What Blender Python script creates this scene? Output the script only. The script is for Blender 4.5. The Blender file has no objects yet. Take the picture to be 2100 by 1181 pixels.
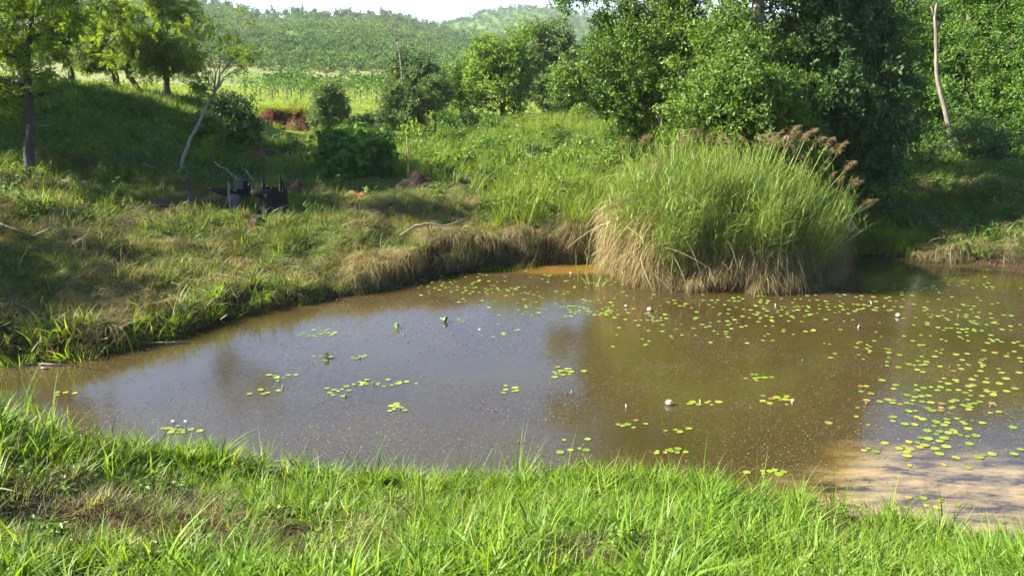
import bpy, math, random
import numpy as np
from mathutils import Vector

# ------------------------------------------------------------------ camera, light, sky
sc = bpy.context.scene
C = sc.collection
RNG = np.random.default_rng(7)
random.seed(7)
F = 1750.0; PITCH = math.radians(14.1); H = 3.8
cam_d = bpy.data.cameras.new('camera'); cam = bpy.data.objects.new('camera', cam_d); C.objects.link(cam)
cam.location = (0, 0, H); cam.rotation_euler = (math.pi/2 - PITCH, 0, 0)
cam_d.sensor_width = 36; cam_d.lens = 36*F/2100; cam_d.clip_start = .05; cam_d.clip_end = 6000
sc.camera = cam

SUN_EL = math.radians(33); SUN_AZ = math.atan2(-1.0, -0.08)        # azimuth from +Y towards +X, of the sun itself
w = bpy.data.worlds.new('World'); sc.world = w; w.use_nodes = True
wn = w.node_tree; wn.nodes.clear()
sky = wn.nodes.new('ShaderNodeTexSky'); sky.sky_type = 'NISHITA'; sky.sun_disc = False
sky.sun_elevation = SUN_EL; sky.sun_rotation = SUN_AZ; sky.dust_density = .5; sky.air_density = 1.0; sky.ozone_density = 4; sky.altitude = 900
bgn = wn.nodes.new('ShaderNodeBackground'); bgn.inputs[1].default_value = 0.066
wo = wn.nodes.new('ShaderNodeOutputWorld')
wn.links.new(sky.outputs[0], bgn.inputs[0]); wn.links.new(bgn.outputs[0], wo.inputs[0])
sd = bpy.data.lights.new('sun', 'SUN'); sd.energy = 5.0; sd.angle = math.radians(.53); sd.color = (1, .93, .80)
sun = bpy.data.objects.new('sun', sd); C.objects.link(sun)
tosun = Vector((math.sin(SUN_AZ)*math.cos(SUN_EL), math.cos(SUN_AZ)*math.cos(SUN_EL), math.sin(SUN_EL)))
sun.rotation_euler = tosun.to_track_quat('Z', 'Y').to_euler()
vs = sc.view_settings; vs.view_transform = 'Standard'; vs.look = 'None'; vs.exposure = 2.34; vs.gamma = 1; vs.use_curve_mapping = False
sc.cycles.use_denoising = True
sc.cycles.max_bounces = 6; sc.cycles.diffuse_bounces = 3; sc.cycles.glossy_bounces = 3; sc.cycles.transmission_bounces = 3
sc.cycles.transparent_max_bounces = 6; sc.cycles.sample_clamp_indirect = 3; sc.cycles.volume_bounces = 0

# ------------------------------------------------------------------ helpers
cP, sP = math.cos(PITCH), math.sin(PITCH)
def ray(px, py):
    u = (px-1050)/F; v = (590.5-py)/F
    return u, cP+v*sP, -sP+v*cP
def at(px, py, Y):
    u, dy, dz = ray(px, py); t = Y/dy
    return np.array([u*t, Y, H+dz*t])
def flat(px, py, z=0.0):
    u, dy, dz = ray(px, py); t = (z-H)/dz
    return np.array([u*t, dy*t, z])
def toimg(x, y, z):
    yy = y*cP-(z-H)*sP; zz = (z-H)*cP+y*sP
    yy = np.maximum(yy, 1e-3)
    return 1050+F*x/yy, 590.5-F*zz/yy
def hsh(ix, iy, s):
    n = np.sin(ix*127.1+iy*311.7+s*74.7)*43758.5453
    return n-np.floor(n)
def vnoise(x, y, s=0):
    x = np.asarray(x, float); y = np.asarray(y, float)
    ix, iy = np.floor(x), np.floor(y); fx, fy = x-ix, y-iy
    fx = fx*fx*(3-2*fx); fy = fy*fy*(3-2*fy)
    a, b, c, d = hsh(ix, iy, s), hsh(ix+1, iy, s), hsh(ix, iy+1, s), hsh(ix+1, iy+1, s)
    return (a*(1-fx)+b*fx)*(1-fy)+(c*(1-fx)+d*fx)*fy
def fbm(x, y, s=0, o=4):
    r = 0; a = .5; t = 0
    for k in range(o):
        r = r+a*vnoise(np.asarray(x)*2**k+13.7*k, np.asarray(y)*2**k-7.1*k, s+k); t += a; a *= .5
    return r/t
def sstep(a, b, x):
    t = np.clip((x-a)/(b-a), 0, 1); return t*t*(3-2*t)

# ------------------------------------------------------------------ pond outline and terrain height
shore_px = [(-650, 800), (-300, 775), (0, 746), (60, 742), (130, 738), (200, 728), (270, 712), (340, 694), (400, 680), (450, 657), (500, 643), (560, 634),
            (620, 622), (650, 610), (700, 606), (740, 600), (780, 592), (820, 580), (860, 572), (910, 562), (960, 556), (1010, 551), (1060, 545), (1110, 543), (1180, 539), (1236, 537),
            (1250, 556), (1275, 574), (1330, 590), (1400, 594), (1450, 599), (1510, 600), (1560, 602), (1620, 600), (1680, 594), (1708, 574), (1728, 545), (1740, 525),
            (1800, 524), (1880, 528), (1930, 538), (2000, 541), (2060, 548), (2140, 552), (2300, 562), (2500, 575)]
poly = [tuple(flat(px, py)[:2]) for px, py in shore_px]
poly += [(24, 14), (26, 9), (22, 4.6), (12, 4.6), (7, 5.15), (5, 5.7), (4.2, 6.0), (3.5, 6.35), (2.6, 6.95), (1.2, 7.25), (0, 7.4), (-1.4, 7.35), (-2.8, 7.5), (-4.2, 7.55), (-5.5, 7.9), (-8, 8.6), (-12, 9.0), (-15, 9.6)]
POLY = np.array(poly)
def pond_sd(x, y):
    """signed distance to the water's edge, positive on land"""
    x = np.asarray(x, float); y = np.asarray(y, float)
    A = POLY; B = np.roll(POLY, -1, 0)
    d2 = np.full(x.shape, 1e9); inside = np.zeros(x.shape, bool)
    for (ax, ay), (bx, by) in zip(A, B):
        ex, ey = bx-ax, by-ay
        t = np.clip(((x-ax)*ex+(y-ay)*ey)/(ex*ex+ey*ey), 0, 1)
        d2 = np.minimum(d2, (x-ax-t*ex)**2+(y-ay-t*ey)**2)
        if ay != by:
            c = ((ay > y) != (by > y)) & (x < (bx-ax)*(y-ay)/(by-ay)+ax)
            inside ^= c
    d = np.sqrt(d2)
    return np.where(inside, -d, d)

ctrl = [at(*c) for c in [
    (-500, 150, 27), (-250, 165, 28), (0, 184, 30), (150, 192, 31), (300, 208, 32), (400, 214, 34), (480, 226, 38),
    (-300, 300, 20), (0, 300, 21), (150, 300, 21.5), (300, 312, 23), (400, 300, 25.5), (450, 330, 25.5),
    (-100, 430, 15.5), (60, 420, 16), (200, 440, 16.8), (330, 442, 17.4), (450, 425, 19), (-200, 540, 12.6),
    (0, 530, 13.2), (150, 540, 13.5), (300, 530, 14.8), (60, 640, 12.0), (250, 620, 13.0), (400, 560, 14.4),
    (555, 432, 17.8), (480, 425, 18.4), (620, 470, 16.7), (520, 500, 16.0), (440, 520, 15.4), (620, 560, 15.4), (700, 520, 16), (760, 480, 16.7), (850, 502, 16.5),
    (1000, 490, 17), (1200, 486, 17.2), (1350, 500, 17), (1450, 530, 16.2), (1600, 530, 16.2), (1690, 500, 17.3),
    (700, 400, 20.5), (900, 400, 20.5), (1100, 400, 21), (1300, 410, 21), (650, 350, 24), (800, 330, 26), (1000, 300, 30), (1250, 285, 32),
    (1100, 255, 38), (1300, 260, 38), (1500, 320, 27), (1600, 380, 23),
    (530, 221, 41.2), (585, 224, 41.2), (640, 231, 41.0), (530, 266, 40.3), (585, 268, 40.3), (640, 272, 40.1), (560, 335, 29), (600, 300, 34), (540, 370, 23.5),
    (780, 238, 43), (550, 213, 45), (700, 222, 48), (500, 195, 62), (800, 205, 62), (1000, 215, 62), (1200, 218, 62), (200, 172, 60), (0, 165, 60),
    (500, 178, 105), (800, 187, 105), (1100, 190, 105), (200, 165, 105), (1500, 190, 105), (1900, 190, 105), (-400, 150, 100), (2500, 190, 100),
    (1750, 480, 19.2), (1850, 470, 20), (2000, 460, 19.8), (2100, 380, 22), (1900, 360, 25), (1850, 300, 33), (2100, 260, 36), (2400, 420, 20), (2400, 240, 36),
    (-250, 800, 6.2), (0, 862, 6.1), (150, 925, 6.2), (400, 975, 6.6), (700, 1000, 6.8), (1050, 1015, 6.8), (1500, 1040, 6.5), (1800, 1105, 6.0), (2100, 1160, 5.5),
]]
ctrl += [np.array(c, float) for c in [(0, 0, 2.2), (-6, 0, 2.3), (6, 0, 2.1), (0, -12, 2.4), (-14, -10, 2.6), (14, -10, 2.4), (0, 4, 1.27), (-3.2, 4, 1.38), (3, 4, 1.1),
                                      (-12, 4, 1.9), (12, 2.5, 1.4), (24, 0, 1.5), (-24, 0, 2.5), (-26, 20, 2.6), (30, 12, 1.3), (0, 12, .5), (0, -30, 2.5), (-30, -30, 3), (30, -30, 2), (60, 10, 3), (-60, 20, 5),
                                      (60, 60, 3), (-60, 60, 5)]]
ctrl = np.array(ctrl)
_D = np.sqrt(((ctrl[:, None, :2]-ctrl[None, :, :2])**2).sum(-1)); _n = len(ctrl)
_A = np.zeros((_n+3, _n+3)); _A[:_n, :_n] = _D+np.eye(_n)*-.06; _A[:_n, _n] = 1; _A[:_n, _n+1:] = ctrl[:, :2]; _A[_n, :_n] = 1; _A[_n+1:, :_n] = ctrl[:, :2].T
_W = np.linalg.solve(_A, np.concatenate([ctrl[:, 2], np.zeros(3)]))
def base_h(x, y):
    xx = np.clip(x, -60, 60); yy = np.clip(y, -30, 105)
    r = _W[_n]+_W[_n+1]*xx+_W[_n+2]*yy
    for k in range(_n):
        r = r+_W[k]*np.sqrt((xx-ctrl[k, 0])**2+(yy-ctrl[k, 1])**2)
    return r
R1x = [-2000, -300, 0, 300, 500, 560, 640, 700, 780, 850, 905, 960, 1100, 1250, 1500, 1900, 2100, 2600]
R1y = [-120, -90, -60, -15, 24, 40, 32, 40, 38, 50, 62, 72, 88, 100, 80, 50, 30, 20]
R2x = [-2000, 0, 500, 800, 880, 915, 950, 1000, 1080, 1150, 1220, 1400, 1800, 2100, 3000]
R2y = [70, 70, 70, 68, 60, 54, 46, 30, 20, 26, 42, 38, 30, 22, 10]
def gz(x, y):
    x = np.asarray(x, float); y = np.asarray(y, float)
    b = base_h(x, y)
    sd = pond_sd(np.clip(x, -40, 40), np.clip(y, -20, 40))
    nr = np.clip(1-(y-60)/60, 0, 1)
    ix, _ = toimg(x, y, b)
    rough = (fbm(x*.9, y*.9, 3)-.5)*.34+(fbm(x*3.1, y*3.1, 9, 3)-.5)*.13
    nearamp = np.where(y < 9.5, .45, np.where((ix < 1300), 1.15, .8))
    b = b+rough*nr*nearamp*np.where((y > 13) & (y < 21) & (ix < 1100), 1.6, 1)
    pit = np.zeros(np.shape(x))
    for cx, cy, rx, ry in ((-2.75, 4.65, 1.0, .28), (-1.95, 4.35, .6, .22), (-1.2, 4.25, .45, .2), (.45, 4.15, .5, .16), (1.6, 5.6, .25, .3), (2.25, 5.1, .35, .2)):
        pit = np.maximum(pit, np.clip(1.3-((x-cx)/rx)**2-((y-cy)/ry)**2, 0, 1))
    b = b-.13*pit*(y < 9)+(y < 9)*.10*(fbm(x*1.6, y*1.6, 19, 3)-.5)
    # profile of the bank: steep scarp on the far side, gentle elsewhere
    far = (y > 9.5)
    scarp = np.where(far & (ix > 1262) & (ix < 1740) & (y < 16.6), .55, np.where(far & (ix > 590) & (ix < 1740), 2.6, np.where(far, .95, .85)))
    wob = sd+(fbm(x*2.0, y*2.0, 21, 3)-.5)*(.3+.75*(y > 9.5))*sstep(.02, .6, np.abs(sd))
    edge = np.where(wob > 0, -.03+wob*scarp, -.03+wob*.7)
    b = np.maximum(b, .12)
    z = np.minimum(b, edge); z = np.maximum(z, -.8)
    z = np.where(y > 60, b, z)
    # hills
    pxx = 1050+F*x/np.maximum(y, 1)/1.0
    def ridge(Rx, Ry, Dr):
        py = np.interp(pxx, Rx, Ry); v = (590.5-py)/F
        return H+Dr*(-sP+v*cP)/(cP+v*sP)
    r1 = ridge(R1x, R1y, 520); r2 = ridge(R2x, R2y, 880)
    n = (fbm(x/70, y/70, 31)-.5)*14+(fbm(x/22, y/22, 33, 3)-.5)*4
    s1 = np.clip((y-130)/390, 0, 1)
    base = base_h(x, np.minimum(y, 105))
    h1 = base+(r1-base)*(s1**1.25)+n*.55*sstep(0, .5, s1)*(1-sstep(.8, 1, s1)*.8)
    h1 = np.where(y > 520, r1-(y-520)*.09, h1)
    s2 = np.clip((y-560)/320, 0, 1)
    h2 = -20+(r2+20)*sstep(0, 1, s2)+n*(1-s2)
    h2 = np.where(y > 880, r2-(y-880)*.08, h2)
    hh = np.maximum(h1, np.where(y > 500, h2, -99))
    return np.where(y > 105, hh, z)

# ------------------------------------------------------------------ object helpers
def tag(o, label=None, cat=None, group=None, kind=None):
    if label: o['label'] = label
    if cat: o['category'] = cat
    if group: o['group'] = group
    if kind: o['kind'] = kind
    return o
def mesh_np(name, V, Fc, mat=None, smooth=False, attrs=None):
    """Fc: list of (k, n) integer arrays"""
    me = bpy.data.meshes.new(name)
    V = np.asarray(V, np.float32).reshape(-1, 3)
    Fc = [np.asarray(f, np.int32) for f in Fc if len(f)]
    me.vertices.add(len(V)); me.vertices.foreach_set('co', V.ravel())
    nl = sum(f.size for f in Fc); npoly = sum(len(f) for f in Fc)
    if npoly:
        me.loops.add(nl); me.polygons.add(npoly)
        me.loops.foreach_set('vertex_index', np.concatenate([f.ravel() for f in Fc]))
        tot = np.concatenate([np.full(len(f), f.shape[1], np.int32) for f in Fc])
        st = np.concatenate([[0], np.cumsum(tot)[:-1]]).astype(np.int32)
        me.polygons.foreach_set('loop_start', st); me.polygons.foreach_set('loop_total', tot)
        me.polygons.foreach_set('use_smooth', np.full(npoly, smooth))
    for k, (typ, val) in (attrs or {}).items():
        a = me.attributes.new(k, typ, 'POINT')
        val = np.asarray(val, np.int32 if typ == 'INT' else np.float32)
        a.data.foreach_set('vector' if typ == 'FLOAT_VECTOR' else 'value', val.ravel())
    me.update(calc_edges=True); me.validate()
    if mat: me.materials.append(mat)
    return me
def link(name, me, parent=None, loc=None):
    o = bpy.data.objects.new(name, me); C.objects.link(o)
    if parent: o.parent = parent
    if loc is not None: o.location = loc
    return o
def empty(name, loc=(0, 0, 0), rz=0):
    o = bpy.data.objects.new(name, None); C.objects.link(o); o.location = loc; o.rotation_euler = (0, 0, rz); o.empty_display_size = .2
    return o
class Geo:
    def __init__(s): s.V = []; s.q = []; s.t = []; s.n = 0; s.m = []
    def add(s, V, q=None, t=None, m=None):
        V = np.asarray(V, float).reshape(-1, 3); s.V.append(V)
        s.m.append(np.zeros(len(V)) if m is None else np.broadcast_to(m, (len(V),)))
        if q is not None and len(q): s.q.append(np.asarray(q)+s.n)
        if t is not None and len(t): s.t.append(np.asarray(t)+s.n)
        s.n += len(V)
    def mesh(s, name, mat, smooth=False, off=None):
        V = np.concatenate(s.V)
        if off is not None: V = V-np.asarray(off)
        Fc = []
        if s.q: Fc.append(np.concatenate(s.q))
        if s.t: Fc.append(np.concatenate(s.t))
        return mesh_np(name, V, Fc, mat, smooth, {'mixv': ('FLOAT', np.concatenate(s.m))})
def tube(g, pts, rad, n=7, m=0, cap=True, rough=0.0):
    P = np.asarray(pts, float); k = len(P); rad = np.broadcast_to(rad, (k,)).astype(float)
    T = np.gradient(P, axis=0); T /= np.linalg.norm(T, axis=1)[:, None]+1e-9
    ref = np.array([1., 0, 0]) if abs(T[0, 0]) < .8 else np.array([0, 1., 0])
    u = np.cross(T, ref); u /= np.linalg.norm(u, axis=1)[:, None]+1e-9; v = np.cross(T, u)
    a = np.linspace(0, 2*np.pi, n, endpoint=False)
    R = rad[:, None]*(1+rough*(RNG.random((k, n))-.5)*2)
    V = P[:, None]+R[..., None]*(np.cos(a)[None, :, None]*u[:, None]+np.sin(a)[None, :, None]*v[:, None])
    i = np.arange(k-1)[:, None]*n; j = np.arange(n)[None]
    q = np.stack([i+j, i+(j+1) % n, i+n+(j+1) % n, i+n+j], -1).reshape(-1, 4)
    V = V.reshape(-1, 3)
    if cap:
        V = np.concatenate([V, P[:1], P[-1:]])
        e = (k-1)*n
        t = [[(jj+1) % n, jj, k*n] for jj in range(n)]+[[e+jj, e+(jj+1) % n, k*n+1] for jj in range(n)]
        g.add(V, q, t, m)
    else: g.add(V, q, None, m)
def wiggle(a, b, n, amp, up=0.0):
    a = np.asarray(a, float); b = np.asarray(b, float); t = np.linspace(0, 1, n)[:, None]
    L = np.linalg.norm(b-a); p = a+(b-a)*t
    ph = RNG.random(3)*6.28; fr = 1.5+RNG.random(3)*2.5
    p = p+np.sin(t*fr*3.14+ph)*amp*L*np.sin(t*np.pi)
    p[:, 2] += up*L*np.sin(t[:, 0]*np.pi)
    return p
def blades(g, base, az, h, bend, w, seg=4, m=None, lean=0.15, drop=0.0, tip=0.0):
    """curved tapering grass blades; base (n,3), az/h/bend/w (n,)"""
    n = len(base); t = np.linspace(0, 1, seg+1)[None, :]
    h = np.asarray(h)[:, None]; bend = np.asarray(bend)[:, None]; w = np.asarray(w)[:, None]
    out = h*(lean*t+bend*t**2); up = h*(t-(bend*.55+drop)*t**2.2)
    dx, dy = np.cos(az)[:, None], np.sin(az)[:, None]
    c = np.stack([base[:, 0:1]+dx*out, base[:, 1:2]+dy*out, base[:, 2:3]+up], -1)
    ww = w*(.5+.5*np.sin(np.clip(t*1.1+.35, 0, 1)*np.pi))*(1-t**2.5)+tip*w
    ta = az[:, None]+(RNG.random((n, 1))-.5)*1.6
    side = np.stack([-np.sin(ta)*ww, np.cos(ta)*ww, 0*ww+ww*0], -1)*.5
    V = np.stack([c-side, c+side], 2).reshape(n, -1, 3)
    k = 2*(seg+1)
    s = np.arange(seg)*2
    q = np.stack([s, s+1, s+3, s+2], -1)[None]+(np.arange(n)*k)[:, None, None]
    g.add(V.reshape(-1, 3), q.reshape(-1, 4), None, np.repeat(RNG.random(n) if m is None else np.broadcast_to(m, (n,)), k))
def leafs(g, base, d, nrm, L, W, m=None, fold=.18, droop=.15):
    """simple folded leaves: 2 quads each. base, d(direction), nrm (n,3)"""
    n = len(base); L = np.asarray(L)[:, None]; W = np.asarray(W)[:, None]
    d = d/(np.linalg.norm(d, axis=1)[:, None]+1e-9)
    s = np.cross(d, nrm); s /= np.linalg.norm(s, axis=1)[:, None]+1e-9; nn = np.cross(s, d)
    p0 = base; p1 = base+d*L*.5-nn*W*fold; p2 = base+d*L-nn*L*droop
    a = base+d*L*.42+s*W*.5; b = base+d*L*.42-s*W*.5
    V = np.stack([p0, a, p2, b, p1], 1)
    i = np.arange(n)[:, None]*5
    q = np.concatenate([i+np.array([0, 4, 2, 1])[None], i+np.array([0, 3, 2, 4])[None]])
    g.add(V.reshape(-1, 3), q, None, np.repeat(RNG.random(n) if m is None else np.broadcast_to(m, (n,)), 5))
def rdir(n, up=0.0):
    v = RNG.normal(size=(n, 3)); v[:, 2] += up; return v/(np.linalg.norm(v, axis=1)[:, None]+1e-9)

# ------------------------------------------------------------------ materials
def newmat(name):
    m = bpy.data.materials.new(name); m.use_nodes = True; nt = m.node_tree; nt.nodes.clear()
    out = nt.nodes.new('ShaderNodeOutputMaterial'); return m, nt, nt.nodes, nt.links, out
def ramp(nd, stops, interp='LINEAR'):
    r = nd.new('ShaderNodeValToRGB'); e = r.color_ramp.elements; r.color_ramp.interpolation = interp
    e[0].position = stops[0][0]; e[0].color = (*stops[0][1], 1); e[1].position = stops[-1][0]; e[1].color = (*stops[-1][1], 1)
    for p, c in stops[1:-1]:
        x = e.new(p); x.color = (*c, 1)
    return r
def leafmat(name, stops, trans=.4, rough=.5, spec=.35, wscale=.35, wamt=.35):
    """stops: colours over the per-blade value; the whole varies from clump to clump and across the ground"""
    m, nt, nd, ln, out = newmat(name)
    at_ = nd.new('ShaderNodeAttribute'); at_.attribute_name = 'mixv'
    oi = nd.new('ShaderNodeObjectInfo'); geo = nd.new('ShaderNodeNewGeometry')
    nz = nd.new('ShaderNodeTexNoise'); nz.inputs['Scale'].default_value = wscale; nz.inputs['Detail'].default_value = 3
    ln.new(geo.outputs['Position'], nz.inputs['Vector'])
    a = nd.new('ShaderNodeMath'); a.operation = 'MULTIPLY_ADD'; a.inputs[1].default_value = .55
    ln.new(at_.outputs['Fac'], a.inputs[0])
    b = nd.new('ShaderNodeMath'); b.operation = 'MULTIPLY_ADD'; b.inputs[1].default_value = .25; ln.new(oi.outputs['Random'], b.inputs[0])
    c = nd.new('ShaderNodeMath'); c.operation = 'MULTIPLY_ADD'; c.inputs[1].default_value = wamt*2; c.inputs[2].default_value = -wamt+.10
    ln.new(nz.outputs['Fac'], c.inputs[0]); ln.new(c.outputs[0], b.inputs[2]); ln.new(b.outputs[0], a.inputs[2])
    r = ramp(nd, stops); ln.new(a.outputs[0], r.inputs[0])
    hv = nd.new('ShaderNodeHueSaturation'); ln.new(r.outputs[0], hv.inputs['Color'])
    mm = nd.new('ShaderNodeMapRange'); mm.inputs['To Min'].default_value = .8; mm.inputs['To Max'].default_value = 1.22
    mu = nd.new('ShaderNodeMath'); mu.operation = 'FRACT'; mv = nd.new('ShaderNodeMath'); mv.operation = 'MULTIPLY'; mv.inputs[1].default_value = 17.3
    ln.new(at_.outputs['Fac'], mv.inputs[0]); ln.new(mv.outputs[0], mu.inputs[0]); ln.new(mu.outputs[0], mm.inputs[0]); ln.new(mm.outputs[0], hv.inputs['Value'])
    pb = nd.new('ShaderNodeBsdfPrincipled'); pb.inputs['Roughness'].default_value = rough; pb.inputs['Specular IOR Level'].default_value = spec
    tr = nd.new('ShaderNodeBsdfTranslucent')
    tc = nd.new('ShaderNodeMix'); tc.data_type = 'RGBA'; tc.blend_type = 'MULTIPLY'; tc.inputs['Factor'].default_value = 1
    tc.inputs[7].default_value = (1.5, 1.35, .45, 1)
    ln.new(hv.outputs[0], tc.inputs[6]); ln.new(tc.outputs[2], tr.inputs['Color'])
    ln.new(hv.outputs[0], pb.inputs['Base Color'])
    mx = nd.new('ShaderNodeMixShader'); mx.inputs[0].default_value = trans
    ln.new(pb.outputs[0], mx.inputs[1]); ln.new(tr.outputs[0], mx.inputs[2]); ln.new(mx.outputs[0], out.inputs[0])
    return m
def barkmat(name, c1, c2, scale=9, rough=.9, stretch=.25):
    m, nt, nd, ln, out = newmat(name)
    tc = nd.new('ShaderNodeTexCoord'); mp = nd.new('ShaderNodeMapping'); mp.inputs['Scale'].default_value = (1, 1, stretch)
    nz = nd.new('ShaderNodeTexNoise'); nz.inputs['Scale'].default_value = scale; nz.inputs['Detail'].default_value = 6; nz.inputs['Roughness'].default_value = .7
    ln.new(tc.outputs['Object'], mp.inputs[0]); ln.new(mp.outputs[0], nz.inputs['Vector'])
    r = ramp(nd, [(.32, c1), (.68, c2)]); ln.new(nz.outputs['Fac'], r.inputs[0])
    pb = nd.new('ShaderNodeBsdfPrincipled'); pb.inputs['Roughness'].default_value = rough; pb.inputs['Specular IOR Level'].default_value = .2
    bp = nd.new('ShaderNodeBump'); bp.inputs['Strength'].default_value = .8; bp.inputs['Distance'].default_value = .03
    ln.new(nz.outputs['Fac'], bp.inputs['Height']); ln.new(bp.outputs[0], pb.inputs['Normal'])
    ln.new(r.outputs[0], pb.inputs['Base Color']); ln.new(pb.outputs[0], out.inputs[0])
    return m
G = {}
G['lush'] = leafmat('lush_grass', [(0, (0.050, .120, 0.010)), (.42, (0.118, .220, 0.016)), (.76, (0.200, .300, 0.035)), (.93, (0.29, .27, 0.09)), (1, (0.40, .30, 0.18))], .5, .5, .28, .8, .22)
G['fine'] = leafmat('fine_grass', [(0, (.050, .10, .015)), (.4, (.105, .155, .03)), (.66, (.20, .20, .07)), (1, (.30, .22, .11))], .35, .6, .3, 1.6, .3)
G['mixed'] = leafmat('mixed_grass', [(0, (.045, .095, .018)), (.36, (.095, .165, .028)), (.58, (.155, .165, .05)), (.8, (.25, .19, .085)), (1, (.32, .24, .13))], .35, .65, .25, .55, .38)
G['straw'] = leafmat('straw', [(0, (.07, .065, .025)), (.4, (.17, .135, .06)), (.75, (.28, .225, .11)), (1, (.38, .32, .18))], .25, .7, .2, 1.2, .3)
G['greystraw'] = leafmat('grey_straw', [(0, (.04, .05, .02)), (.4, (.11, .095, .05)), (.75, (.19, .155, .09)), (1, (.28, .23, .14))], .2, .8, .15, 1.2, .3)
G['bright'] = leafmat('bright_tussock', [(0, (0.078, .17, 0.012)), (.5, (0.146, .26, 0.020)), (1, (0.246, .33, 0.040))], .45, .45, .35, .8, .1)
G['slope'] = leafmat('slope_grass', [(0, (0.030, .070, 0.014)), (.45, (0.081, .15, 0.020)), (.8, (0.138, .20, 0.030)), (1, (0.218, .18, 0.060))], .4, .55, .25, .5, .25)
G['meadow'] = leafmat('meadow_grass', [(0, (0.055, .12, 0.016)), (.45, (0.122, .20, 0.025)), (.8, (0.207, .25, 0.041)), (1, (0.317, .25, 0.099))], .4, .55, .25, .3, .3)
G['weed'] = leafmat('weed_leaf', [(0, (0.044, .10, 0.013)), (.5, (0.094, .17, 0.020)), (1, (0.188, .24, 0.032))], .4, .45, .35, .6, .2)
G['field'] = leafmat('field_grass', [(0, (0.099, .17, 0.020)), (.5, (0.176, .24, 0.030)), (1, (0.275, .27, 0.060))], .4, .6, .2, .15, .3)
G['reed'] = leafmat('reed_leaf', [(0, (.085, .145, .028)), (.4, (.165, .245, .05)), (.75, (.27, .31, .09)), (1, (.38, .33, .15))], .45, .5, .3, .9, .2)
G['broad'] = leafmat('broad_leaf', [(0, (.038, .095, .012)), (.5, (.09, .17, .018)), (.85, (.16, .24, .03)), (1, (.24, .23, .05))], .42, .5, .35, .3, .22)
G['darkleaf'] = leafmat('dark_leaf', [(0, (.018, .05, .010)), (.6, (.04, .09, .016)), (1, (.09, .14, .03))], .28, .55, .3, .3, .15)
G['feather'] = leafmat('feathery_leaf', [(0, (.065, .13, .012)), (.5, (.12, .20, .020)), (1, (.21, .27, .035))], .6, .5, .3, .3, .15)
G['wood'] = leafmat('woodland_leaf', [(0, (.036, .10, .012)), (.5, (.082, .17, .018)), (1, (.16, .24, .032))], .4, .5, .3, .25, .2)
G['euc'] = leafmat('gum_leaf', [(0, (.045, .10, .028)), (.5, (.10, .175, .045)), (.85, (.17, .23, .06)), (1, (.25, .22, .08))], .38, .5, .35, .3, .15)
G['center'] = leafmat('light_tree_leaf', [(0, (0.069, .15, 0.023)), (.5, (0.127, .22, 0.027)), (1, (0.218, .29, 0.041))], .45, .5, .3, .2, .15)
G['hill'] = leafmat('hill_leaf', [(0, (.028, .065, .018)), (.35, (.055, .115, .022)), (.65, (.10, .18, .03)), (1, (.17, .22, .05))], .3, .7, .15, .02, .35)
G['castor'] = leafmat('castor_leaf', [(0, (.035, .095, .016)), (.6, (.085, .175, .03)), (1, (.16, .26, .05))], .35, .65, .15, .6, .2)
G['plume'] = leafmat('plume', [(0, (.12, .09, .045)), (.5, (.23, .175, .09)), (1, (.34, .28, .16))], .3, .8, .1, .8, .2)
BARK = barkmat('bark', (.05, .04, .03), (.15, .12, .09))
DARKGREY = barkmat('dark_grey_bark', (.025, .022, .019), (.085, .075, .065))
GREYBARK = barkmat('grey_bark', (.12, .10, .08), (.30, .26, .21))
PALEBARK = barkmat('pale_bark', (.10, .085, .07), (.27, .225, .175), 9)
CHAR = barkmat('charred_wood', (.006, .006, .006), (.022, .019, .018), 14, .75)
CUTWOOD = barkmat('cut_wood', (.035, .03, .028), (.15, .135, .12), 18, .85)
DRYWOOD = barkmat('dry_twig', (.16, .12, .08), (.36, .29, .21), 14)
SHADEDRED = barkmat('shaded_red_soil', (.045, .016, .010), (.115, .038, .02), 7, .95, 1)  # red soil darkened so the cutting carries its shade in the colour
SOIL = barkmat('red_soil', (.16, .052, .024), (.32, .115, .05), 7, .95, 1)

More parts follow.
